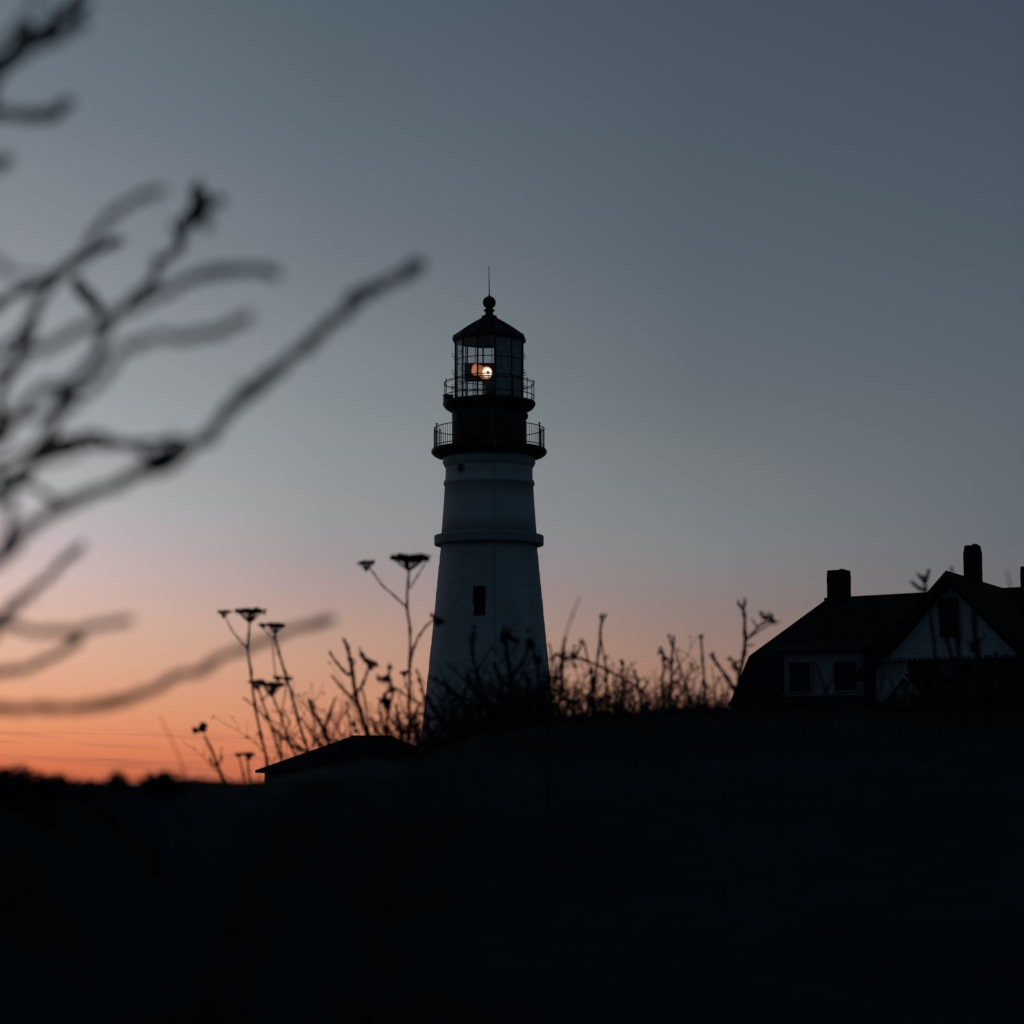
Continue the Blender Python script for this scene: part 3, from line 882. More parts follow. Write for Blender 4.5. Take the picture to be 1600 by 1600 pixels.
b = MB(); b.box(((hA.x + hB.x) / 2, (y0 + y1) / 2, (zo - 0.13 + gz) / 2), ((hB.x - hA.x) / 2 - 0.38, 3.1, (zo - 0.13 - gz) / 2)); b.build('wall', M['stone'], ob_)
b = MB(); b.box(((hA.x + hB.x) / 2 - 2, y0 + 0.36, zo - 1.1), (0.4, 0.04, 0.5)); b.build('window', M['dark'], ob_)

# ------------------------------------------------------------------ plants on the bank
def rline(pts, Y, dy=0.0, taper=None):
    """photo pixels -> world points, the depth drifting by dy over the length"""
    m = len(pts)
    return [P(x, y, Y + dy * i / max(1, m - 1)) for i, (x, y) in enumerate(pts)]

def to_ground(w):
    """carry a stem from its lowest drawn point down into the soil"""
    p = w[0]; q = w[1]
    s = (p - q); s = s / max(0.001, abs(s.z))
    g = ground(p.x, p.y) - 0.03
    if p.z > g:
        h = p.z - g
        mid = Vector((p.x + s.x * h * 0.35, p.y, p.z - h * 0.5)); end = Vector((p.x + s.x * h * 0.5, p.y, ground(p.x + s.x * h * 0.5, p.y) - 0.03))
        return [end, mid] + w
    return w

def stem_mb(b, w, r0, r1, knots=True, n=6, k=5):
    m = len(w); rad = [r0 + (r1 - r0) * i / (m - 1) for i in range(m)]
    p, r = catmull(w, rad, k)
    for i in range(len(p)):
        if 0 < i < len(p) - 1:
            s = min(r0, 0.004)
            p[i] = p[i] + Vector((random.uniform(-1, 1), random.uniform(-1, 1), random.uniform(-1, 1))) * s * 0.30
            if knots and i % k == 0: r[i] *= 1.5
            else: r[i] *= random.uniform(0.88, 1.12)
    b.tube(p, r, n)

def umbel(par, px, py, Y, wpx, tilt=0.0, node=None, dens=1.0):
    """flat topped seed head: rays fanning from the node to a plate of tiny seed clusters"""
    c = P(px, py, Y); w = wpx * Y / F / 2
    nd = P(*node, Y) if node else c - Vector((0, 0, w * 1.1))
    b = MB(); rays = max(8, int(15 * dens * (0.6 + wpx / 40)))
    ct, stt = math.cos(tilt), math.sin(tilt)
    def pt(a, rr, h):
        x, y, z = rr * math.cos(a), rr * math.sin(a) , h
        return c + Vector((x * ct - z * stt, y, x * stt + z * ct))
    ends = []
    for i in range(rays):
        a = i * 2.39996 + random.uniform(-.3, .3); q = math.sqrt((i + 0.6) / rays) * random.uniform(.82, 1.0)
        e = pt(a, w * q * random.uniform(.9, 1.08), w * random.uniform(-0.20, -0.04)); mid = nd.lerp(e, 0.5) + Vector(((e.x - nd.x) * 0.06, (e.y - nd.y) * 0.06, 0))
        b.tube([nd, mid, e], [0.0019, 0.0015, 0.0012], 5)
        ends.append(e)
        for j in range(3):
            e2 = e + Vector((random.uniform(-1, 1), random.uniform(-1, 1), 0.4)) * w * 0.14
            b.tube([mid.lerp(e, 0.75), e2], 0.0011, 4)
    o = b.build('flower_head', M['weed'], par)
    b = MB(); nf = int(190 * dens * (0.4 + wpx / 50)); sz = 0.8 + 0.010 * wpx
    for i in range(nf):
        e = ends[i % len(ends)] 
        p = e + Vector((random.gauss(0, .10), random.gauss(0, .10), random.gauss(0.03, .055))) * w
        b.ball(p, random.uniform(0.0025, 0.0048) * sz, 1, random.uniform(.6, 1.1), 5, 4, False)
    b.build('seed_cluster', M['seed'], o)
    return nd

def leaf_tuft(b, c, rad, n, size, squash=1.0):
    for i in range(n):
        d = Vector((random.gauss(0, 1), random.gauss(0, 1), random.gauss(0, 1)))
        d.normalize(); p = Vector(c) + Vector((d.x, d.y, d.z * squash)) * rad * random.random() ** 0.6
        u = Vector((random.gauss(0, 1), random.gauss(0, 1), random.gauss(0, 1))).normalized(); v = u.orthogonal().normalized(); w = u.cross(v)
        s = size * random.uniform(0.5, 1.2); cw = s * random.uniform(.25, .42)
        pts = [p - u * s, p - u * s * .3 + v * cw + w * cw * .6, p + u * s * .4 + v * cw * .8 + w * cw * .7, p + u * s + w * cw * .5,
               p + u * s * .4 - v * cw * .8 + w * cw * .5, p - u * s * .3 - v * cw + w * cw * .5, p + u * s * 0.05]
        b.add(pts, [(0, 1, 6), (1, 2, 6), (2, 3, 6), (3, 4, 6), (4, 5, 6), (5, 0, 6)])

def weed(name, label, cat, stems, heads=(), tufts=(), buds=(), Y=8.0, group=None, r=0.0035):
    """stems: list of (pixels from the foot upward, radius factor, starts at the ground?, depth drift)"""
    w0 = rline(stems[0][0], Y)
    g = to_ground(w0)[0]
    root = thing(name, label, cat, (g.x, g.y, ground(g.x, g.y)), group)
    for pts, rf, grd, dy in stems:
        w = rline(pts, Y, dy)
        if grd: w = to_ground(w)
        b = MB(); stem_mb(b, w, r * rf * 1.4, r * rf * 0.9); b.build('stem' if grd else 'branch', M['weed'], root)
    for h in heads: umbel(root, *h[:2], Y + (h[5] if len(h) > 5 else 0), h[2], h[3] if len(h) > 3 else 0, h[4] if len(h) > 4 else None)
    for (x, y, rp, n, s) in tufts:
        b = MB(); leaf_tuft(b, P(x, y, Y), rp * Y / F, n, s * Y / F); b.build('withered_leaves', M['leaf'], root)
    for (x, y, rp) in buds:
        b = MB()
        for q in range(7):
            c = P(x + random.uniform(-.5, .5) * rp, y + random.uniform(-.6, .6) * rp, Y); b.ball(c, rp * Y / F * random.uniform(.35, .6), 1, 1.2, 6, 5, False)
        b.build('bud', M['seed'], root)
    return root

weed('dried_umbel_plant', 'tallest dried umbel weed, wide flat seed head just left of the tower', 'weed',
     [([(641, 1200), (639, 1150), (640, 1090), (640, 1040), (641, 985), (636, 948), (638, 910), (639, 886)], 1.15, True, 0),
      ([(635, 949), (617, 932), (598, 915), (584, 896), (575, 884)], 0.75, False, 0.12),
      ([(641, 1036), (647, 1012), (656, 992), (666, 978), (677, 969)], 0.9, False, -0.1),
      ([(640, 920), (652, 900), (662, 884), (668, 874)], 0.55, False, 0.05),
      ([(640, 1085), (634, 1070), (632, 1056)], 0.6, False, -.05)],
     [(642, 869, 66, 0, (639, 893)), (573, 878, 27, 0.05, None, 0.12), (684, 966, 25, -0.5, None, -.1), (632, 1050, 15, 0.2, None, -.05)], Y=8.2)
weed('dried_umbel_plant', 'dried umbel weed with one large and one small flat head, leftmost of the tall weeds', 'weed',
     [([(418, 1196), (408, 1150), (398, 1100), (392, 1050), (387, 1012), (389, 990), (390, 972)], 1.1, True, 0),
      ([(386, 1012), (372, 997), (361, 982), (354, 966)], 0.65, False, 0.1)],
     [(390, 952.5, 47, 0.04, (390, 974)), (350, 955, 21, 0, None, .1)], Y=8.4)
weed('dried_umbel_plant', 'dried umbel weed with an uneven flat head, leaning right of the leftmost tall weed', 'weed',
     [([(486, 1190), (477, 1160), (466, 1125), (456, 1085), (445, 1050), (436, 1020), (430, 996), (429, 988)], 1.15, True, 0),
      ([(431, 1060), (427, 1020), (427, 992)], 0.5, False, 0.1), ([(428, 1000), (418, 988), (412, 978)], 0.45, False, 0.0)],
     [(431, 975, 34, -0.05, (429, 990)), (411, 975, 14, 0)], Y=8.0)
weed('dried_umbel_plant', 'shorter dried weed with a ragged row of flat heads below the taller heads', 'weed',
     [([(442, 1200), (433, 1165), (418, 1118), (409, 1092), (405, 1076)], 0.95, True, 0.1),
      ([(470, 1200), (452, 1160), (440, 1120), (430, 1098), (424, 1078)], 0.9, True, 0.0),
      ([(441, 1190), (438, 1150), (441, 1110), (446, 1080), (448, 1068)], 0.6, True, -0.1),
      ([(410, 1095), (418, 1085), (426, 1074)], 0.5, False, 0)],
     [(402, 1064, 27, 0.05), (424, 1068, 38, -0.04), (448, 1059, 15, 0), (434, 1058, 14, 0)], Y=7.7)
weed('dried_umbel_plant', 'small dried weed with two dark knobs and side buds, far left of the weeds', 'weed',
     [([(353, 1232), (346, 1212), (338, 1190), (329, 1168), (319, 1150)], 1.1, True, 0), ([(342, 1200), (334, 1196), (329, 1189)], 0.6, False, 0),
      ([(340, 1196), (345, 1190), (346, 1183)], 0.6, False, 0), ([(345, 1182), (346, 1165)], 0.4, False, 0)],
     [], buds=[(317, 1137, 8), (305, 1141, 6), (329, 1187, 3.5), (346, 1184, 3.2), (336, 1196, 3)], Y=7.4)
weed('dried_umbel_plant', 'low dried weed with a pair of small flat heads over the outbuilding\'s left eave', 'weed',
     [([(392, 1235), (389, 1205), (386, 1184)], 0.9, True, 0), ([(384, 1235), (380, 1210), (375, 1186)], 0.8, True, 0.05)],
     [(389, 1177, 20, 0), (373, 1178, 12, 0)], Y=7.6)
weed('grass_stalk', 'single bare grass stalk leaning left over the bright horizon', 'grass stalk', [([(296, 1232), (286, 1200), (272, 1165), (258, 1135), (249, 1118)], 0.7, True, 0)], Y=4.8, r=0.0014)
weed('twiggy_weed', 'branching dry weed with bare upright tips and a tilted seed head, left of the tower', 'weed',
     [([(584, 1170), (572, 1140), (563, 1110), (556, 1085), (550, 1050), (547, 1030), (543, 1012), (538, 1000)], 1.7, True, 0),
      ([(545, 1055), (535, 1046), (527, 1036), (516, 1021)], 1.1, False, 0.1), ([(563, 1105), (548, 1090), (532, 1072), (518, 1055)], 1.1, False, -0.1),
      ([(560, 1080), (568, 1066), (573, 1052), (575, 1042)], 1.0, False, 0.1), ([(566, 1076), (572, 1105), (576, 1140)], 0.7, False, 0),
      ([(548, 1150), (545, 1120), (540, 1095)], 0.8, True, 0), ([(550, 1046), (552, 1040), (555, 1032)], 0.9, False, 0), ([(563, 1024), (562, 1010)], 0.6, False, 0)],
     [(579, 1033, 27, -0.4)], buds=[(516, 1020, 3.5), (538, 999, 3), (550, 1031, 3.5), (566, 1023, 5), (552, 1133, 6), (556, 1142, 5)], Y=7.6)
weed('leafy_weed', 'dry weed hung with dark curled leaves, between the twiggy weed and the tallest weed', 'weed',
     [([(612, 1185), (604, 1140), (608, 1105), (614, 1080), (608, 1060), (609, 1045)], 1.2, True, 0),
      ([(608, 1108), (600, 1098), (601, 1086), (610, 1078)], 1.5, False, 0.05), ([(618, 1075), (640, 1090), (662, 1102)], 0.9, False, 0.1),
      ([(606, 1062), (596, 1060), (588, 1061)], 0.9, False, 0), ([(600, 1140), (594, 1115), (593, 1098)], 0.8, False, 0)],
     tufts=[(609, 1043, 5, 14, 5), (604, 1061, 9, 26, 7), (592, 1060, 4, 8, 5), (612, 1078, 6, 16, 7), (601, 1094, 8, 20, 7), (606, 1102, 5, 10, 6)], Y=7.4)
weed('twiggy_weed', 'forked low dry weed in a V shape above the outbuilding roof', 'weed',
     [([(520, 1185), (510, 1150), (497, 1125), (488, 1108), (482, 1092)], 1.5, True, 0), ([(506, 1142), (513, 1120), (519, 1105), (524, 1090)], 1.0, False, 0.1),
      ([(500, 1165), (485, 1145), (472, 1122)], 0.9, True, 0.1), ([(508, 1150), (522, 1158), (540, 1170)], 0.7, False, 0), ([(490, 1160), (492, 1135), (486, 1112)], 0.7, True, -0.1)],
     tufts=[(508, 1145, 6, 12, 5), (484, 1098, 3, 6, 4), (495, 1158, 7, 12, 5)], Y=7.2)
weed('twiggy_weed', 'dry weed sprawling low across the stems of the tall umbels', 'weed',
     [([(500, 1185), (470, 1172), (440, 1152), (428, 1138), (415, 1122), (398, 1104), (380, 1090)], 0.8, True, 0.2), ([(440, 1152), (452, 1130), (446, 1118), (424, 1110)], 0.6, False, 0.1),
      ([(470, 1172), (458, 1155), (462, 1146), (468, 1142)], 0.6, False, 0), ([(486, 1180), (462, 1162), (445, 1140)], 0.6, True, 0)],
     tufts=[(432, 1143, 4, 9, 5), (446, 1152, 3, 6, 4)], Y=7.5)
weed('grass_stalk', 'feathery grass spike just left of the tower edge', 'grass stalk', [([(668, 1135), (664, 1095), (657, 1065), (650, 1045)], 1.1, True, 0)], tufts=[(654, 1062, 3.5, 12, 4), (659, 1078, 3.5, 12, 4)], Y=7.8)
# in front of the tower
weed('leafy_weed', 'broad dark leafy weed head against the white tower, right of the slit window', 'weed',
     [([(800, 1170), (798, 1120), (797, 1070), (792, 1020), (790, 995)], 1.6, True, 0), ([(797, 1080), (780, 1055), (768, 1035)], 1.0, False, 0.1), ([(797, 1060), (812, 1040), (822, 1022), (828, 1008)], 1.1, False, 0)],
     tufts=[(790, 992, 13, 34, 8), (828, 1004, 8, 20, 8), (826, 985, 4, 8, 5), (806, 1002, 6, 10, 6)], Y=7.6)
weed('twiggy_weed', 'thin dark weed rising under the slit window of the tower', 'weed',
     [([(770, 1180), (765, 1120), (757, 1085), (745, 1050), (738, 1020), (742, 985)], 1.4, True, 0), ([(757, 1085), (742, 1075), (725, 1062), (712, 1048), (695, 1035)], 0.9, False, 0.1),
      ([(745, 1050), (757, 1030), (762, 1018)], 0.8, False, 0), ([(762, 1110), (735, 1095), (705, 1080), (680, 1062), (670, 1058)], 1.2, False, -0.2), ([(738, 1020), (735, 1000), (738, 985)], 0.8, False, 0)],
     tufts=[(741, 981, 4, 10, 5), (748, 1090, 6, 14, 6)], Y=7.3)
weed('leafy_weed', 'dark drooping leafy weed at the tower\'s right edge', 'weed',
     [([(855, 1150), (848, 1110), (843, 1070), (838, 1035), (832, 1010)], 1.4, True, 0), ([(846, 1090), (858, 1060), (862, 1030), (858, 1005)], 0.9, False, 0.1)],
     tufts=[(838, 1030, 7, 16, 7), (830, 1010, 5, 10, 6), (860, 1060, 5, 8, 5)], Y=7.9)
weed('twiggy_weed', 'thick dark branching weed crossing the left foot of the tower', 'weed',
     [([(720, 1185), (705, 1150), (690, 1125), (676, 1105), (668, 1085)], 2.0, True, 0), ([(700, 1140), (712, 1110), (724, 1090), (730, 1068)], 1.3, False, .1), ([(690, 1125), (672, 1122), (652, 1112)], 1.1, False, 0),
      ([(735, 1185), (742, 1140), (733, 1110), (712, 1085), (700, 1070)], 1.5, True, .1)], tufts=[(706, 1146, 9, 24, 8), (690, 1124, 7, 16, 7), (730, 1122, 8, 20, 8)], Y=7.2)
weed('twiggy_weed', 'thick dark branching weed crossing the middle of the tower base', 'weed',
     [([(790, 1180), (780, 1140), (765, 1105), (742, 1080), (728, 1050)], 2.0, True, 0), ([(775, 1125), (784, 1095), (780, 1060), (772, 1035)], 1.4, False, .1), ([(815, 1180), (818, 1120), (826, 1080), (822, 1050)], 1.6, True, 0),
      ([(820, 1110), (838, 1085), (846, 1066)], 1.2, False, 0)], tufts=[(760, 1102, 10, 26, 8), (788, 1088, 9, 22, 8), (820, 1095, 10, 26, 8), (800, 1125, 14, 36, 9)], Y=7.0)
weed('twiggy_weed', 'dense dark twigs filling the gap between the tallest weed and the tower', 'weed',
     [([(634, 1190), (628, 1150), (622, 1125), (618, 1100)], 1.5, True, 0), ([(650, 1190), (652, 1150), (648, 1120), (655, 1100)], 1.5, True, .1), ([(628, 1150), (640, 1135), (644, 1118)], 1.2, False, 0),
      ([(610, 1180), (600, 1155), (588, 1140), (580, 1122)], 1.2, True, 0)], tufts=[(630, 1140, 8, 22, 7), (650, 1135, 8, 22, 7), (612, 1150, 8, 20, 7)], Y=7.5)
# between tower and house
weed('grass_stalk', 'long pale grass stalk leaning right beside the tower', 'grass stalk', [([(868, 1080), (873, 1040), (882, 1000), (894, 962), (906, 933)], 0.9, True, 0)], Y=5.6, r=0.0017)
weed('leafy_weed', 'leafy dry weed with curled leaves directly right of the tower', 'weed',
     [([(872, 1120), (876, 1080), (878, 1040), (880, 1012), (884, 995)], 1.3, True, 0), ([(880, 1030), (895, 1027), (915, 1032), (940, 1042), (965, 1055), (990, 1070), (1005, 1085)], 0.95, False, 0.3),
      ([(897, 1028), (905, 1015), (911, 1003)], 0.8, False, 0), ([(880, 1030), (870, 1022), (866, 1026), (868, 1050)], 0.9, False, 0), ([(913, 1005), (918, 1030), (920, 1040)], 0.7, False, 0)],
     tufts=[(880, 1020, 7, 18, 6), (896, 1025, 6, 14, 6), (897, 1010, 3, 7, 4), (911, 1004, 4, 9, 5), (868, 1024, 4, 8, 5), (878, 1072, 6, 12, 6), (898, 1040, 5, 10, 6)], Y=7.8)
weed('twiggy_weed', 'upright dry stalk with a double tip, left of the bare gap before the house', 'weed',
     [([(925, 1120), (930, 1060), (935, 1020), (938, 990), (940, 965)], 1.1, True, 0), ([(950, 1110), (948, 1060), (945, 1030), (940, 1005), (938, 990)], 0.9, True, 0.1), ([(938, 980), (942, 970), (946, 962)], 0.9, False, 0)],
     tufts=[(947, 1028, 4, 8, 5), (936, 1018, 3, 6, 4), (949, 1048, 5, 10, 6), (946, 1062, 4, 8, 5)], buds=[(940, 963, 4), (946, 961, 3)], Y=8.0)
weed('leafy_weed', 'low leaf-hung stalk bending beside the double-tipped stalk', 'weed',
     [([(915, 1125), (922, 1090), (925, 1060), (923, 1040)], 1.3, True, 0), ([(922, 1085), (930, 1105)], 1, False, 0)],
     tufts=[(924, 1050, 5, 14, 6), (926, 1070, 5, 12, 6), (919, 1090, 6, 14, 7)], Y=7.7)
weed('seed_stalk', 'short dry stalk with a round bud, first right of the long diagonal twig', 'weed', [([(974, 1115), (973, 1075), (972, 1042)], 0.8, True, 0)], buds=[(972, 1036, 5), (973, 1048, 3)], Y=8.1)
weed('seed_stalk', 'short dry stalk with a bud and small leaves, middle of the gap', 'weed', [([(1002, 1110), (998, 1080), (993, 1052)], 1.0, True, 0)], tufts=[(997, 1064, 5, 12, 5), (1000, 1078, 4, 8, 5)], buds=[(992, 1050, 3)], Y=7.8)
weed('twiggy_weed', 'clustered upright dry weed with two forked tips halfway between tower and house', 'weed',
     [([(1048, 1115), (1048, 1070), (1050, 1030), (1052, 1010), (1053, 996)], 1.3, True, 0), ([(1052, 1015), (1048, 1003), (1045, 993)], 0.9, False, 0), ([(1036, 1110), (1035, 1070), (1037, 1040), (1035, 1018)], 1.1, True, 0.1),
      ([(1080, 1110), (1070, 1070), (1062, 1040), (1055, 1015)], 0.8, True, -0.1), ([(1048, 1060), (1056, 1048), (1060, 1040)], 0.8, False, 0)],
     tufts=[(1035, 1018, 5, 14, 6), (1040, 1030, 5, 14, 6), (1048, 1035, 4, 10, 5), (1032, 1012, 3, 6, 5)], buds=[(1045, 993, 3), (1053, 996, 3)], Y=7.9)
weed('seed_stalk', 'straight dry stalk with a blunt tip, left of the house roof', 'weed', [([(1103, 1112), (1101, 1070), (1098, 1030), (1095, 996)], 1.2, True, 0), ([(1088, 1110), (1095, 1075), (1100, 1060)], 0.7, True, 0)], buds=[(1095, 994, 4), (1099, 1065, 4)], Y=7.9)
weed('twiggy_weed', 'slanting dry twig with a forked tip touching the house eave', 'weed',
     [([(1155, 1100), (1148, 1078), (1135, 1058), (1122, 1040), (1110, 1024)], 1.4, True, 0), ([(1120, 1040), (1117, 1030), (1114, 1018)], 0.8, False, 0), ([(1120, 1110), (1118, 1085), (1115, 1060), (1112, 1040)], 0.5, True, 0), ([(1140, 1068), (1136, 1085), (1140, 1105)], 0.8, False, 0)],
     tufts=[(1111, 1024, 4, 10, 5), (1138, 1062, 4, 8, 5), (1146, 1076, 4, 8, 5)], Y=7.6)
weed('shrub_sprig', 'tall forked shrub sprig with a leafy tuft, rising left of the house roof', 'shrub',
     [([(1148, 1110), (1155, 1060), (1163, 1020), (1164, 990), (1163, 960), (1160, 950)], 1.6, True, 0), ([(1161, 952), (1156, 945), (1152, 938)], 1.1, False, 0), ([(1162, 950), (1164, 942), (1164, 934)], 1.1, False, 0),
      ([(1166, 1000), (1174, 992), (1184, 980), (1194, 972)], 1.0, False, 0.1), ([(1184, 980), (1178, 972), (1174, 966)], 0.6, False, 0), ([(1164, 1010), (1172, 1008), (1180, 1008)], 0.6, False, 0), ([(1162, 1030), (1150, 1035), (1142, 1030)], 0.8, False, 0), ([(1190, 976), (1205, 970), (1220, 972)], 0.6, False, 0),
      ([(1170, 996), (1180, 990), (1192, 982), (1205, 976)], 0.6, False, 0)],
     tufts=[(1199, 964, 9, 34, 6), (1190, 957, 5, 10, 5), (1208, 970, 5, 12, 5), (1148, 1040, 7, 20, 6), (1140, 1030, 4, 8, 5), (1154, 1050, 5, 12, 5)], Y=7.8)
# in front of the house
weed('shrub_sprig', 'dark shrub sprig with a forked leafy tip above the house ridge', 'shrub',
     [([(1470, 1090), (1462, 1030), (1456, 980), (1450, 940), (1446, 918), (1442, 905)], 1.3, True, 0), ([(1447, 923), (1438, 920), (1430, 914), (1424, 908)], 1.3, False, 0), ([(1446, 912), (1449, 900), (1451, 889)], 1.1, False, 0), ([(1443, 906), (1437, 900), (1433, 895)], 1.0, False, 0)],
     tufts=[(1441, 902, 5, 14, 5), (1451, 893, 3.5, 8, 4), (1425, 909, 3.5, 6, 4)], Y=7.2)
weed('shrub_sprig', 'dark upright stem in front of the white gable, right of its window', 'shrub',
     [([(1538, 1090), (1532, 1045), (1525, 1005), (1522, 970), (1522, 955)], 2.2, True, 0), ([(1525, 1010), (1535, 998), (1541, 992)], 0.9, False, 0), ([(1528, 1025), (1515, 1005), (1508, 998)], 0.8, False, 0)],
     tufts=[(1528, 1012, 6, 14, 6), (1522, 965, 3, 8, 5)], Y=6.6)
weed('shrub_sprig', 'thin dark stem crossing the foot of the gable window', 'shrub', [([(1500, 1090), (1490, 1040), (1480, 1000), (1470, 965), (1465, 940)], 1.4, True, 0)], Y=6.6)
weed('shrub_sprig', 'straight dark stem right of the gable window', 'shrub', [([(1502, 1090), (1500, 1040), (1499, 990), (1498, 950)], 1.3, True, 0)], Y=6.6)
weed('shrub_sprig', 'thin dark twig tip showing just right of the gable peak', 'shrub', [([(1498, 1060), (1494, 1000), (1490, 940), (1487, 886)], 0.9, True, 0)], buds=[(1487, 888, 3)], Y=6.8)
weed('grass_stalk', 'pale grass stalk above the roof near the right frame edge', 'grass stalk', [([(1600, 1040), (1592, 990), (1583, 935), (1577, 910), (1572, 892)], 0.9, True, 0)], Y=5.0, r=0.0016)
weed('twiggy_weed', 'thin forked twigs in front of the dormer windows', 'weed', [([(1300, 1120), (1290, 1080), (1280, 1050), (1272, 1030)], 1.0, True, 0), ([(1290, 1080), (1302, 1060), (1308, 1045)], 0.7, False, 0), ([(1262, 1120), (1250, 1070), (1240, 1030)], 0.7, True, 0)], Y=6.8)
weed('twiggy_weed', 'thin leaning twigs in front of the house entry porch', 'weed', [([(1360, 1125), (1375, 1080), (1380, 1050)], 0.9, True, 0), ([(1400, 1120), (1398, 1085), (1390, 1055)], 0.8, True, 0), ([(1430, 1125), (1424, 1090), (1430, 1060)], 0.9, True, 0)], Y=6.8)

# tangle of small dry weeds along the crest
def small_weed(x, h, Y, lean, mbs, ml):
    """one little branching weed, drawn into the two meshes given"""
    base = P(x, crest_y(x), Y)
    gz = ground(base.x, base.y) - 0.03
    top = base.z + h * Y / F
    tips = []
    def grow(p, d, ln, r, lv):
        pts = [p]; n = 4
        for i in range(n):
            d = (d + Vector((random.gauss(0, .16), random.gauss(0, .16), random.gauss(0, .08)))).normalized()
            pts.append(pts[-1] + d * ln / n)
        mbs.tube(pts, [r, r * .9, r * .8, r * .7, r * .55], 5)
        if lv > 0:
            for i in range(1, n + 1):
                if random.random() < 0.72:
                    sd = random.choice((-1, 1))
                    nd = (d + Vector((sd * random.uniform(.4, 1.0), random.uniform(-.6, .6), random.uniform(-.1, .4)))).normalized()
                    grow(pts[i], nd, ln * random.uniform(.25, .5), r * .65, lv - 1)
        tips.append(pts[-1])
    grow(Vector((base.x, base.y, gz)), Vector((lean, random.uniform(-.1, .1), 1)).normalized(), top - gz, 0.0025, 2)
    for t in tips:
        if t.z > base.z - 0.02 and random.random() < 0.45: leaf_tuft(ml, t, 0.006, random.randint(2, 5), 0.007)
    return base, gz + 0.03
rs = random.Random(5)
ORD = ['first', 'second', 'third', 'fourth', 'fifth', 'sixth', 'seventh', 'eighth', 'ninth', 'tenth']
def crest_y(x): return interp(x, [(300, 1235), (480, 1190), (560, 1165), (700, 1160), (790, 1130), (860, 1113), (1000, 1106), (1120, 1108), (1400, 1108), (1600, 1075)])
zones = [(875, 1088, 10, 60, 'small branching weed right of the lighthouse, %s one counted from the tower', 'small weeds between lighthouse and house'),
         (616, 660, 5, 50, 'small weed at the tower\'s left foot, %s one counted from the left', 'small weeds at the tower\'s left foot'),
         (670, 860, 8, 78, 'small dark weed against the tower base, %s one counted from its left edge', 'small weeds in front of the lighthouse'),
         (462, 604, 6, 36, 'short weed over the outbuilding roof, %s one counted from the left', 'small weeds above the outbuilding roof'),
         (1098, 1140, 3, 36, 'small weed beside the house eave, %s one counted from the left', 'small weeds by the house eave')]
for (x0, x1, cnt, h, lab, grp) in zones:
    for i in range(cnt):
        x = x0 + (x1 - x0) * (i + 0.15 + 0.7 * rs.random()) / cnt
        m1, m2 = MB(), MB()
        base, g0_ = small_weed(x, h * rs.uniform(.7, 1.15), rs.uniform(7.2, 8.6), rs.uniform(-.2, .2), m1, m2)
        root = thing('dry_weed', lab % ORD[i], 'weed', (base.x, base.y, g0_), grp)
        m1.build('stem', M['weed'], root)
        if m2.v: m2.build('withered_leaves', M['leaf'], root)
# the uncountable fine undergrowth between them
m1 = MB()
for (x0, x1, cnt, h) in ((862, 1095, 110, 46), (655, 870, 120, 72), (700, 870, 40, 90), (535, 665, 40, 46), (480, 600, 18, 26), (1090, 1160, 16, 22), (1350, 1620, 60, 36)):
    for i in range(cnt):
        x = rs.uniform(x0, x1)
        small_weed(x, h * rs.uniform(.25, 1.0) ** 1.3, rs.uniform(7.4, 8.8), rs.uniform(-.4, .4), m1, m1)
tag(m1.build('undergrowth', M['weed']), 'fine tangled dry undergrowth along the top of the bank', 'undergrowth', kind='stuff')

# grass: uncountable blades along the bank
b = MB()
def blade(x, y, z, h, lean, wd):
    a = random.uniform(0, math.pi); dx, dy = math.cos(a) * wd, math.sin(a) * wd
    pts = []
    for k in range(5):
        t = k / 4; q = lean * t * t * h
        pts.append((x + q * math.cos(a * 3), y + q * math.sin(a * 3), z + h * (t - 0.25 * abs(lean) * t * t), 1 - t * .85))
    vs = []
    for (px, py, pz, w) in pts: vs += [(px - dx * w, py - dy * w, pz), (px + dx * w, py + dy * w, pz)]
    b.add(vs, [(2 * k, 2 * k + 1, 2 * k + 3, 2 * k + 2) for k in range(4)])
for i in range(26000):
    px = random.uniform(-150, 1750); 
    X = (px - 800) / F
    if px < 620: Y = random.uniform(3.1, 5.4)
    elif px < 760: Y = random.uniform(4.5, 9)
    else: Y = random.uniform(6.2, 9.5)
    X *= Y
    g = ground(X, Y)
    h = abs(random.gauss(0, 1)) * 0.028 + 0.012
    if px > 850: h *= 1.25
    if px < 560: h *= 0.42
    if random.random() < 0.03 and px > 640: h *= 2.6
    blade(X, Y, g - 0.01, h, random.uniform(-1.2, 1.2), random.uniform(0.0008, 0.0018))
for i in range(11000):     # longer wisps along the very crest
    px = random.uniform(640, 1720); X = (px - 800) / F * 8.0
    Y = interp(X, CREST_Y) + random.gauss(0, 0.28)
    X = (px - 800) / F * Y
    blade(X, Y, ground(X, Y) - 0.01, 0.014 + abs(random.gauss(0, 1)) * 0.030, random.uniform(-1.3, 1.3), random.uniform(0.0008, 0.0016))
for i in range(9000):      # the near slope of the bank
    Y = random.uniform(0.9, 6.5); X = random.uniform(-0.32, 0.32) * Y
    blade(X, Y, ground(X, Y) - 0.01, random.uniform(0.02, 0.09) * (0.35 if X < 0 else 0.8), random.uniform(-1.3, 1.3), random.uniform(0.0010, 0.0022))
tag(b.build('grass', M['grass']), 'dark dry grass covering the bank in the foreground', 'grass', kind='stuff')

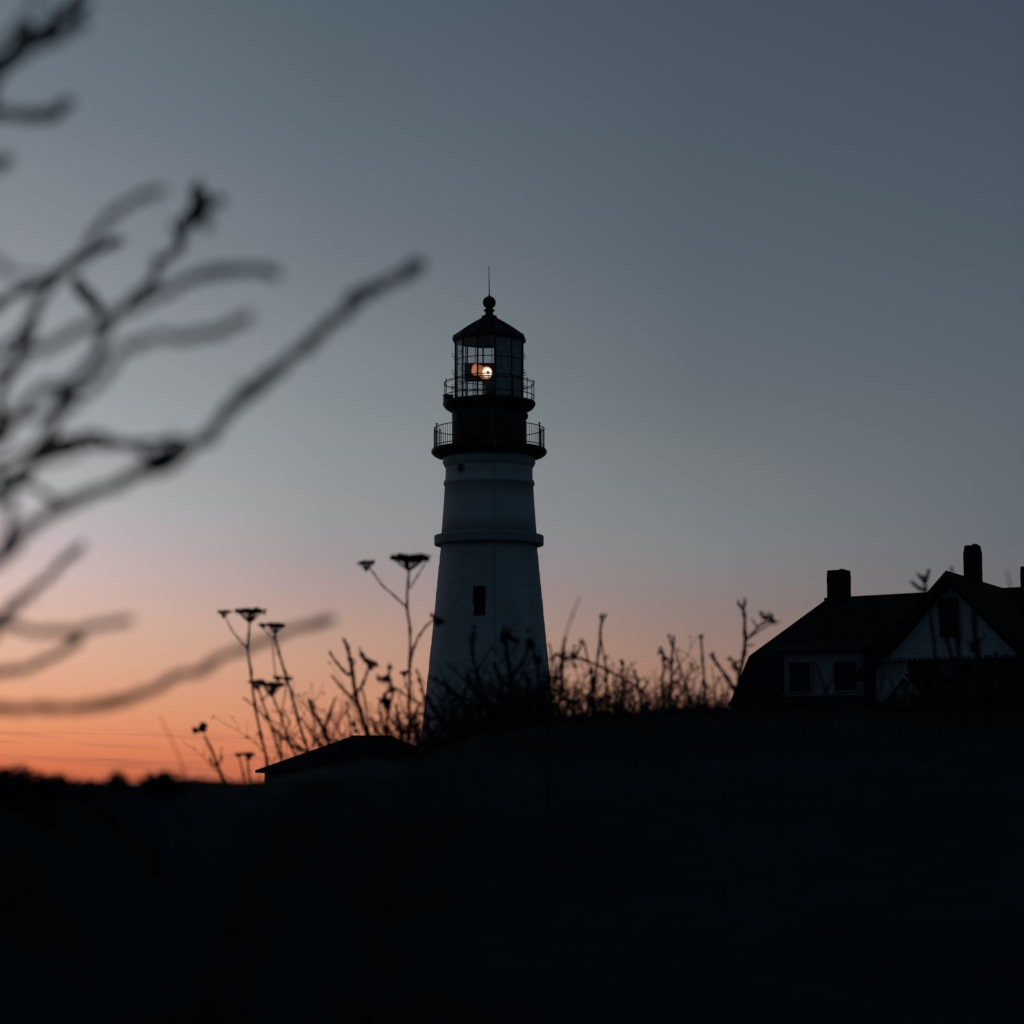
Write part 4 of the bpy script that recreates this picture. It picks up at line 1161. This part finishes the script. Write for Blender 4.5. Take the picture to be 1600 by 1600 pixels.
# low leafy shrubs: bumps on the left skyline, dense brush at lower right
def shrub(px, py_top, wpx, hpx, Y, label, n=420, size=0.018, group=None, depth=None):
    c = P(px, py_top + hpx * 0.5, Y); w = wpx * Y / F / 2; h = hpx * Y / F / 2; dp = depth or w
    gz = ground(c.x, c.y)
    root = thing('low_shrub', label, 'shrub', (c.x, c.y, gz), group)
    b = MB()
    for i in range(14):
        a = random.uniform(0, 2 * math.pi); q = random.uniform(.2, .95)
        e = Vector((c.x + w * q * math.cos(a), c.y + dp * q * math.sin(a), c.z + h * random.uniform(0, .9) * (1 - q * q * .7)))
        s = Vector((c.x + w * .2 * math.cos(a), c.y + dp * .2 * math.sin(a), gz - 0.03))
        b.tube([s, s.lerp(e, .5) + Vector((0, 0, .02)), e], [0.006, 0.0045, 0.002], 5)
    b.build('stems', M['bark'], root)
    b = MB()
    for i in range(n):
        d = Vector((random.gauss(0, 1), random.gauss(0, 1), random.gauss(0, 1))).normalized(); q = random.random() ** 0.45
        p = Vector((c.x + d.x * w * q, c.y + d.y * dp * q, c.z + d.z * h * q)) 
        k = 1 + 0.28 * noise.noise(p * 14)
        p = c + (p - c) * k
        if p.z < gz: continue
        leaf_tuft(b, p, 0.012, 2, size * random.uniform(.5, 1.1))
    b.build('foliage', M['bay'], root)
shrub(0, 1200, 130, 44, 3.7, 'low dark shrub on the bank at the left frame edge', 500, 0.010)
shrub(75, 1212, 90, 36, 3.7, 'small soft tuft of shrub on the left bank', 260, 0.009)
shrub(184, 1206, 34, 34, 3.9, 'narrow pointed shrub bump left of the bright gap on the horizon', 160, 0.008)
shrub(254, 1211, 58, 34, 3.9, 'flat topped shrub bump right of the bright gap on the horizon', 320, 0.009)
shrub(120, 1220, 150, 30, 4.0, 'low spreading shrub between the two bumps of the left bank', 460, 0.009)
shrub(1570, 1008, 340, 170, 7.3, 'big dark shrub at the right frame edge hiding the house corner', 1500, 0.014)
shrub(1450, 1072, 170, 90, 7.4, 'dark shrub in front of the house porch', 620, 0.012)
shrub(1660, 1000, 200, 180, 7.5, 'tall dark shrub cut by the right frame edge', 800, 0.014)

# ------------------------------------------------------------------ bare shrub close to the camera, upper left
NB = F / 1600
sh = thing('bare_shrub', 'out-of-focus bare shrub with thick blunt twigs reaching in from the left', 'shrub', (-1.15, 2.35, ground(-1.15, 2.35)))
b = MB()
tw = [Vector((-1.15, 2.35, ground(-1.15, 2.35) - 0.05)), Vector((-1.17, 2.3, -0.6)), Vector((-1.13, 2.25, -0.1)), Vector((-1.08, 2.2, 0.3)), Vector((-1.04, 2.15, 0.75))]
stem_mb(b, tw, 0.022, 0.010, True, 10, 6)
b.build('trunk', M['bark'], sh)
def near_branch(pts, Y, rpx, dY=0.0, root=True, knots=()):
    """rpx: half thickness in photo pixels at distance Y"""
    Y, rpx = (Y * 0.64, rpx * 1.05) if Y > 2.05 else (Y * 0.90, rpx * 1.10)
    w = rline(pts, Y, dY * .8); m = len(w)
    rr = rpx * Y / F
    rad = [rr * (1.08 - 0.16 * i / (m - 1)) for i in range(m)]
    for i in knots: rad[i] *= 1.35
    if root:   # lead the branch back to the trunk outside the frame
        t = min(1, max(0.03, (w[0].z + 0.95) / 1.8)); t = max(0.05, t - 0.22)
        p, r = catmull(tw, [0.02] * 5, 10)
        j = p[int(t * (len(p) - 1))]
        mid = w[0] + (w[0] - w[1]).normalized() * 0.08 + Vector((-0.16, 0.03, -0.02))
        w = [j, mid] + w; rad = [rr * 1.5, rr * 1.2] + rad
    b = MB(); p, r = catmull(w, rad, 7)
    ph = random.uniform(0, 50)
    for i in range(len(p)):
        r[i] *= 1 + 0.34 * noise.noise(Vector((i * 0.31 + ph, 0, 0)))
        p[i] = p[i] + Vector((noise.noise(Vector((i * .4, ph, 0))), noise.noise(Vector((i * .4, ph, 9))), noise.noise(Vector((i * .4, ph, 5))))) * rr * 0.9
    r[-1] *= 0.75
    b.tube(p, r, 10)
    b.ball(p[-1], r[-1] * 1.2, 1, 1, 8, 6)
    for i in range(len(rad) and 8, len(p) - 3, random.randint(9, 12)):     # buds and short spurs
        q = p[i]; t = (p[i + 1] - p[i]).normalized(); o = t.orthogonal().normalized() * random.choice((-1, 1))
        e = q + (o + t * 1.1 + Vector((0, random.uniform(-.6, .6), 0))) * rr * random.uniform(1.3, 2.1)
        b.tube([q, q.lerp(e, .5), e], [rr * .7, rr * .5, rr * .25], 7)
    b.build('branch', M['bark'], sh)
near_branch([(-60, 900), (0, 862), (60, 815), (130, 775), (200, 748), (262, 722), (312, 690), (350, 650), (395, 606), (455, 560), (510, 512), (566, 463), (615, 438), (652, 415)], 1.68, 9.5, 0.06, knots=(5, 8, 11, 13))
near_branch([(-60, 810), (-10, 775), (30, 745), (70, 708), (105, 690), (142, 681), (185, 690), (222, 708), (255, 728)], 2.5, 7.5, 0.05, knots=(4, 8))
near_branch([(-60, 745), (0, 722), (45, 706), (100, 700), (160, 698), (240, 690), (290, 688)], 1.9, 5.0, 0.1)
near_branch([(-30, 690), (0, 625), (22, 570), (38, 540), (50, 500), (66, 462)], 2.0, 7.0, -0.2, knots=(3,))
near_branch([(-50, 495), (0, 470), (45, 450), (85, 430), (120, 405), (150, 392), (184, 378)], 2.9, 7.0, 0.1, knots=(4, 6))
near_branch([(90, 430), (130, 400), (160, 350), (190, 325), (220, 308), (255, 296)], 1.65, 6.5, -0.05, root=False)
near_branch([(-40, 710), (20, 650), (60, 612), (95, 606), (140, 575), (160, 535), (176, 495), (212, 462), (240, 440), (248, 415), (270, 395), (285, 375), (290, 350)], 2.3, 7.0, 0.5, knots=(8, 10, 11))
near_branch([(290, 352), (302, 335), (312, 318), (310, 300)], 2.9, 11.0, 0.0, root=False, knots=(2,))
near_branch([(308, 325), (326, 318), (345, 312)], 2.5, 8.0, 0.0, root=False)
near_branch([(280, 395), (280, 372), (268, 345)], 2.0, 5.0, 0.0, root=False)
near_branch([(60, 650), (110, 620), (150, 603), (185, 555), (225, 532), (280, 527), (335, 522), (365, 508), (388, 494)], 1.55, 7.2, 0.0, knots=(6, 8))
near_branch([(-30, 590), (30, 555), (80, 540), (130, 510), (190, 485), (245, 462), (300, 435), (345, 421), (390, 420), (432, 425)], 1.6, 7.4, 0.0, knots=(7, 9))
near_branch([(120, 445), (134, 458), (146, 472), (153, 484)], 3.1, 9.5, 0.0, root=False)
near_branch([(-50, 690), (0, 665), (35, 635), (62, 608), (85, 602)], 2.2, 7.0, 0.0)
near_branch([(72, 700), (88, 650), (98, 612), (130, 580), (152, 540), (172, 500)], 1.8, 6.0, 0.0, root=False)
near_branch([(-10, 880), (10, 840), (18, 800), (14, 765)], 1.7, 7, 0.0)
near_branch([(-60, 1020), (-10, 978), (15, 955), (50, 922), (90, 886), (130, 850)], 2.0, 6.4, 0.0, knots=(2,))
near_branch([(-50, 960), (15, 978), (70, 988), (130, 984), (200, 970)], 1.85, 6.2, 0.0)
near_branch([(-60, 1058), (-10, 1052), (45, 1042), (85, 1024), (125, 1000)], 2.0, 6.2, 0.1, knots=(4,))
near_branch([(-70, 1108), (-10, 1110), (60, 1108), (120, 1104), (175, 1097), (235, 1077), (300, 1050), (370, 1018), (440, 990), (520, 966)], 2.04, 6.8, 0.1, knots=(4,))
near_branch([(-60, 180), (-20, 130), (5, 98), (28, 68), (48, 42)], 2.5, 8.5, 0.0, knots=(4,))
near_branch([(-60, 160), (-10, 122), (20, 96), (40, 78), (60, 55), (90, 22), (130, -12)], 1.8, 7.2, 0.0)
near_branch([(-60, 130), (0, 102), (50, 78), (100, 52), (128, 36)], 1.5, 7.4, 0.0, knots=(4,))
near_branch([(-70, 190), (-10, 178), (40, 180), (75, 178), (108, 158)], 1.65, 8.5, 0.0, knots=(3,))
near_branch([(-60, 262), (-10, 258), (12, 246)], 1.6, 8.5, 0.0)
near_branch([(-60, 405), (0, 425), (50, 432), (80, 430)], 1.4, 4.5, 0.0)
near_branch([(-40, 740), (20, 752), (60, 765), (105, 792)], 1.8, 5.5, 0.0)
near_branch([(-60, 780), (-10, 772), (30, 752), (58, 722), (90, 695)], 2.8, 7.5, 0.0)
# further overlapping twigs of the same shrub
near_branch([(-40, 560), (10, 540), (45, 500), (70, 462), (95, 430), (120, 404)], 1.9, 5.5, 0.1)
near_branch([(40, 710), (75, 670), (100, 640), (112, 600), (140, 560)], 2.3, 5.5, 0.0, root=False)
near_branch([(-60, 82), (-10, 70), (25, 40), (50, 10), (66, -16)], 2.2, 5.0)
near_branch([(-60, 112), (10, 88), (60, 62), (95, 45), (120, 20), (140, 6)], 1.6, 7.0, 0.0, knots=(3,))
near_branch([(-50, 800), (0, 752), (40, 728), (85, 718), (120, 705), (150, 690)], 2.1, 5.0, 0.1)
near_branch([(225, 735), (250, 715), (268, 690), (275, 684)], 2.4, 9.0, 0.0, root=False, knots=(1,))
near_branch([(238, 440), (248, 424), (244, 405)], 2.6, 7.0, 0.0, root=False)
near_branch([(300, 330), (318, 345), (322, 352)], 2.4, 9.0, 0.0, root=False)
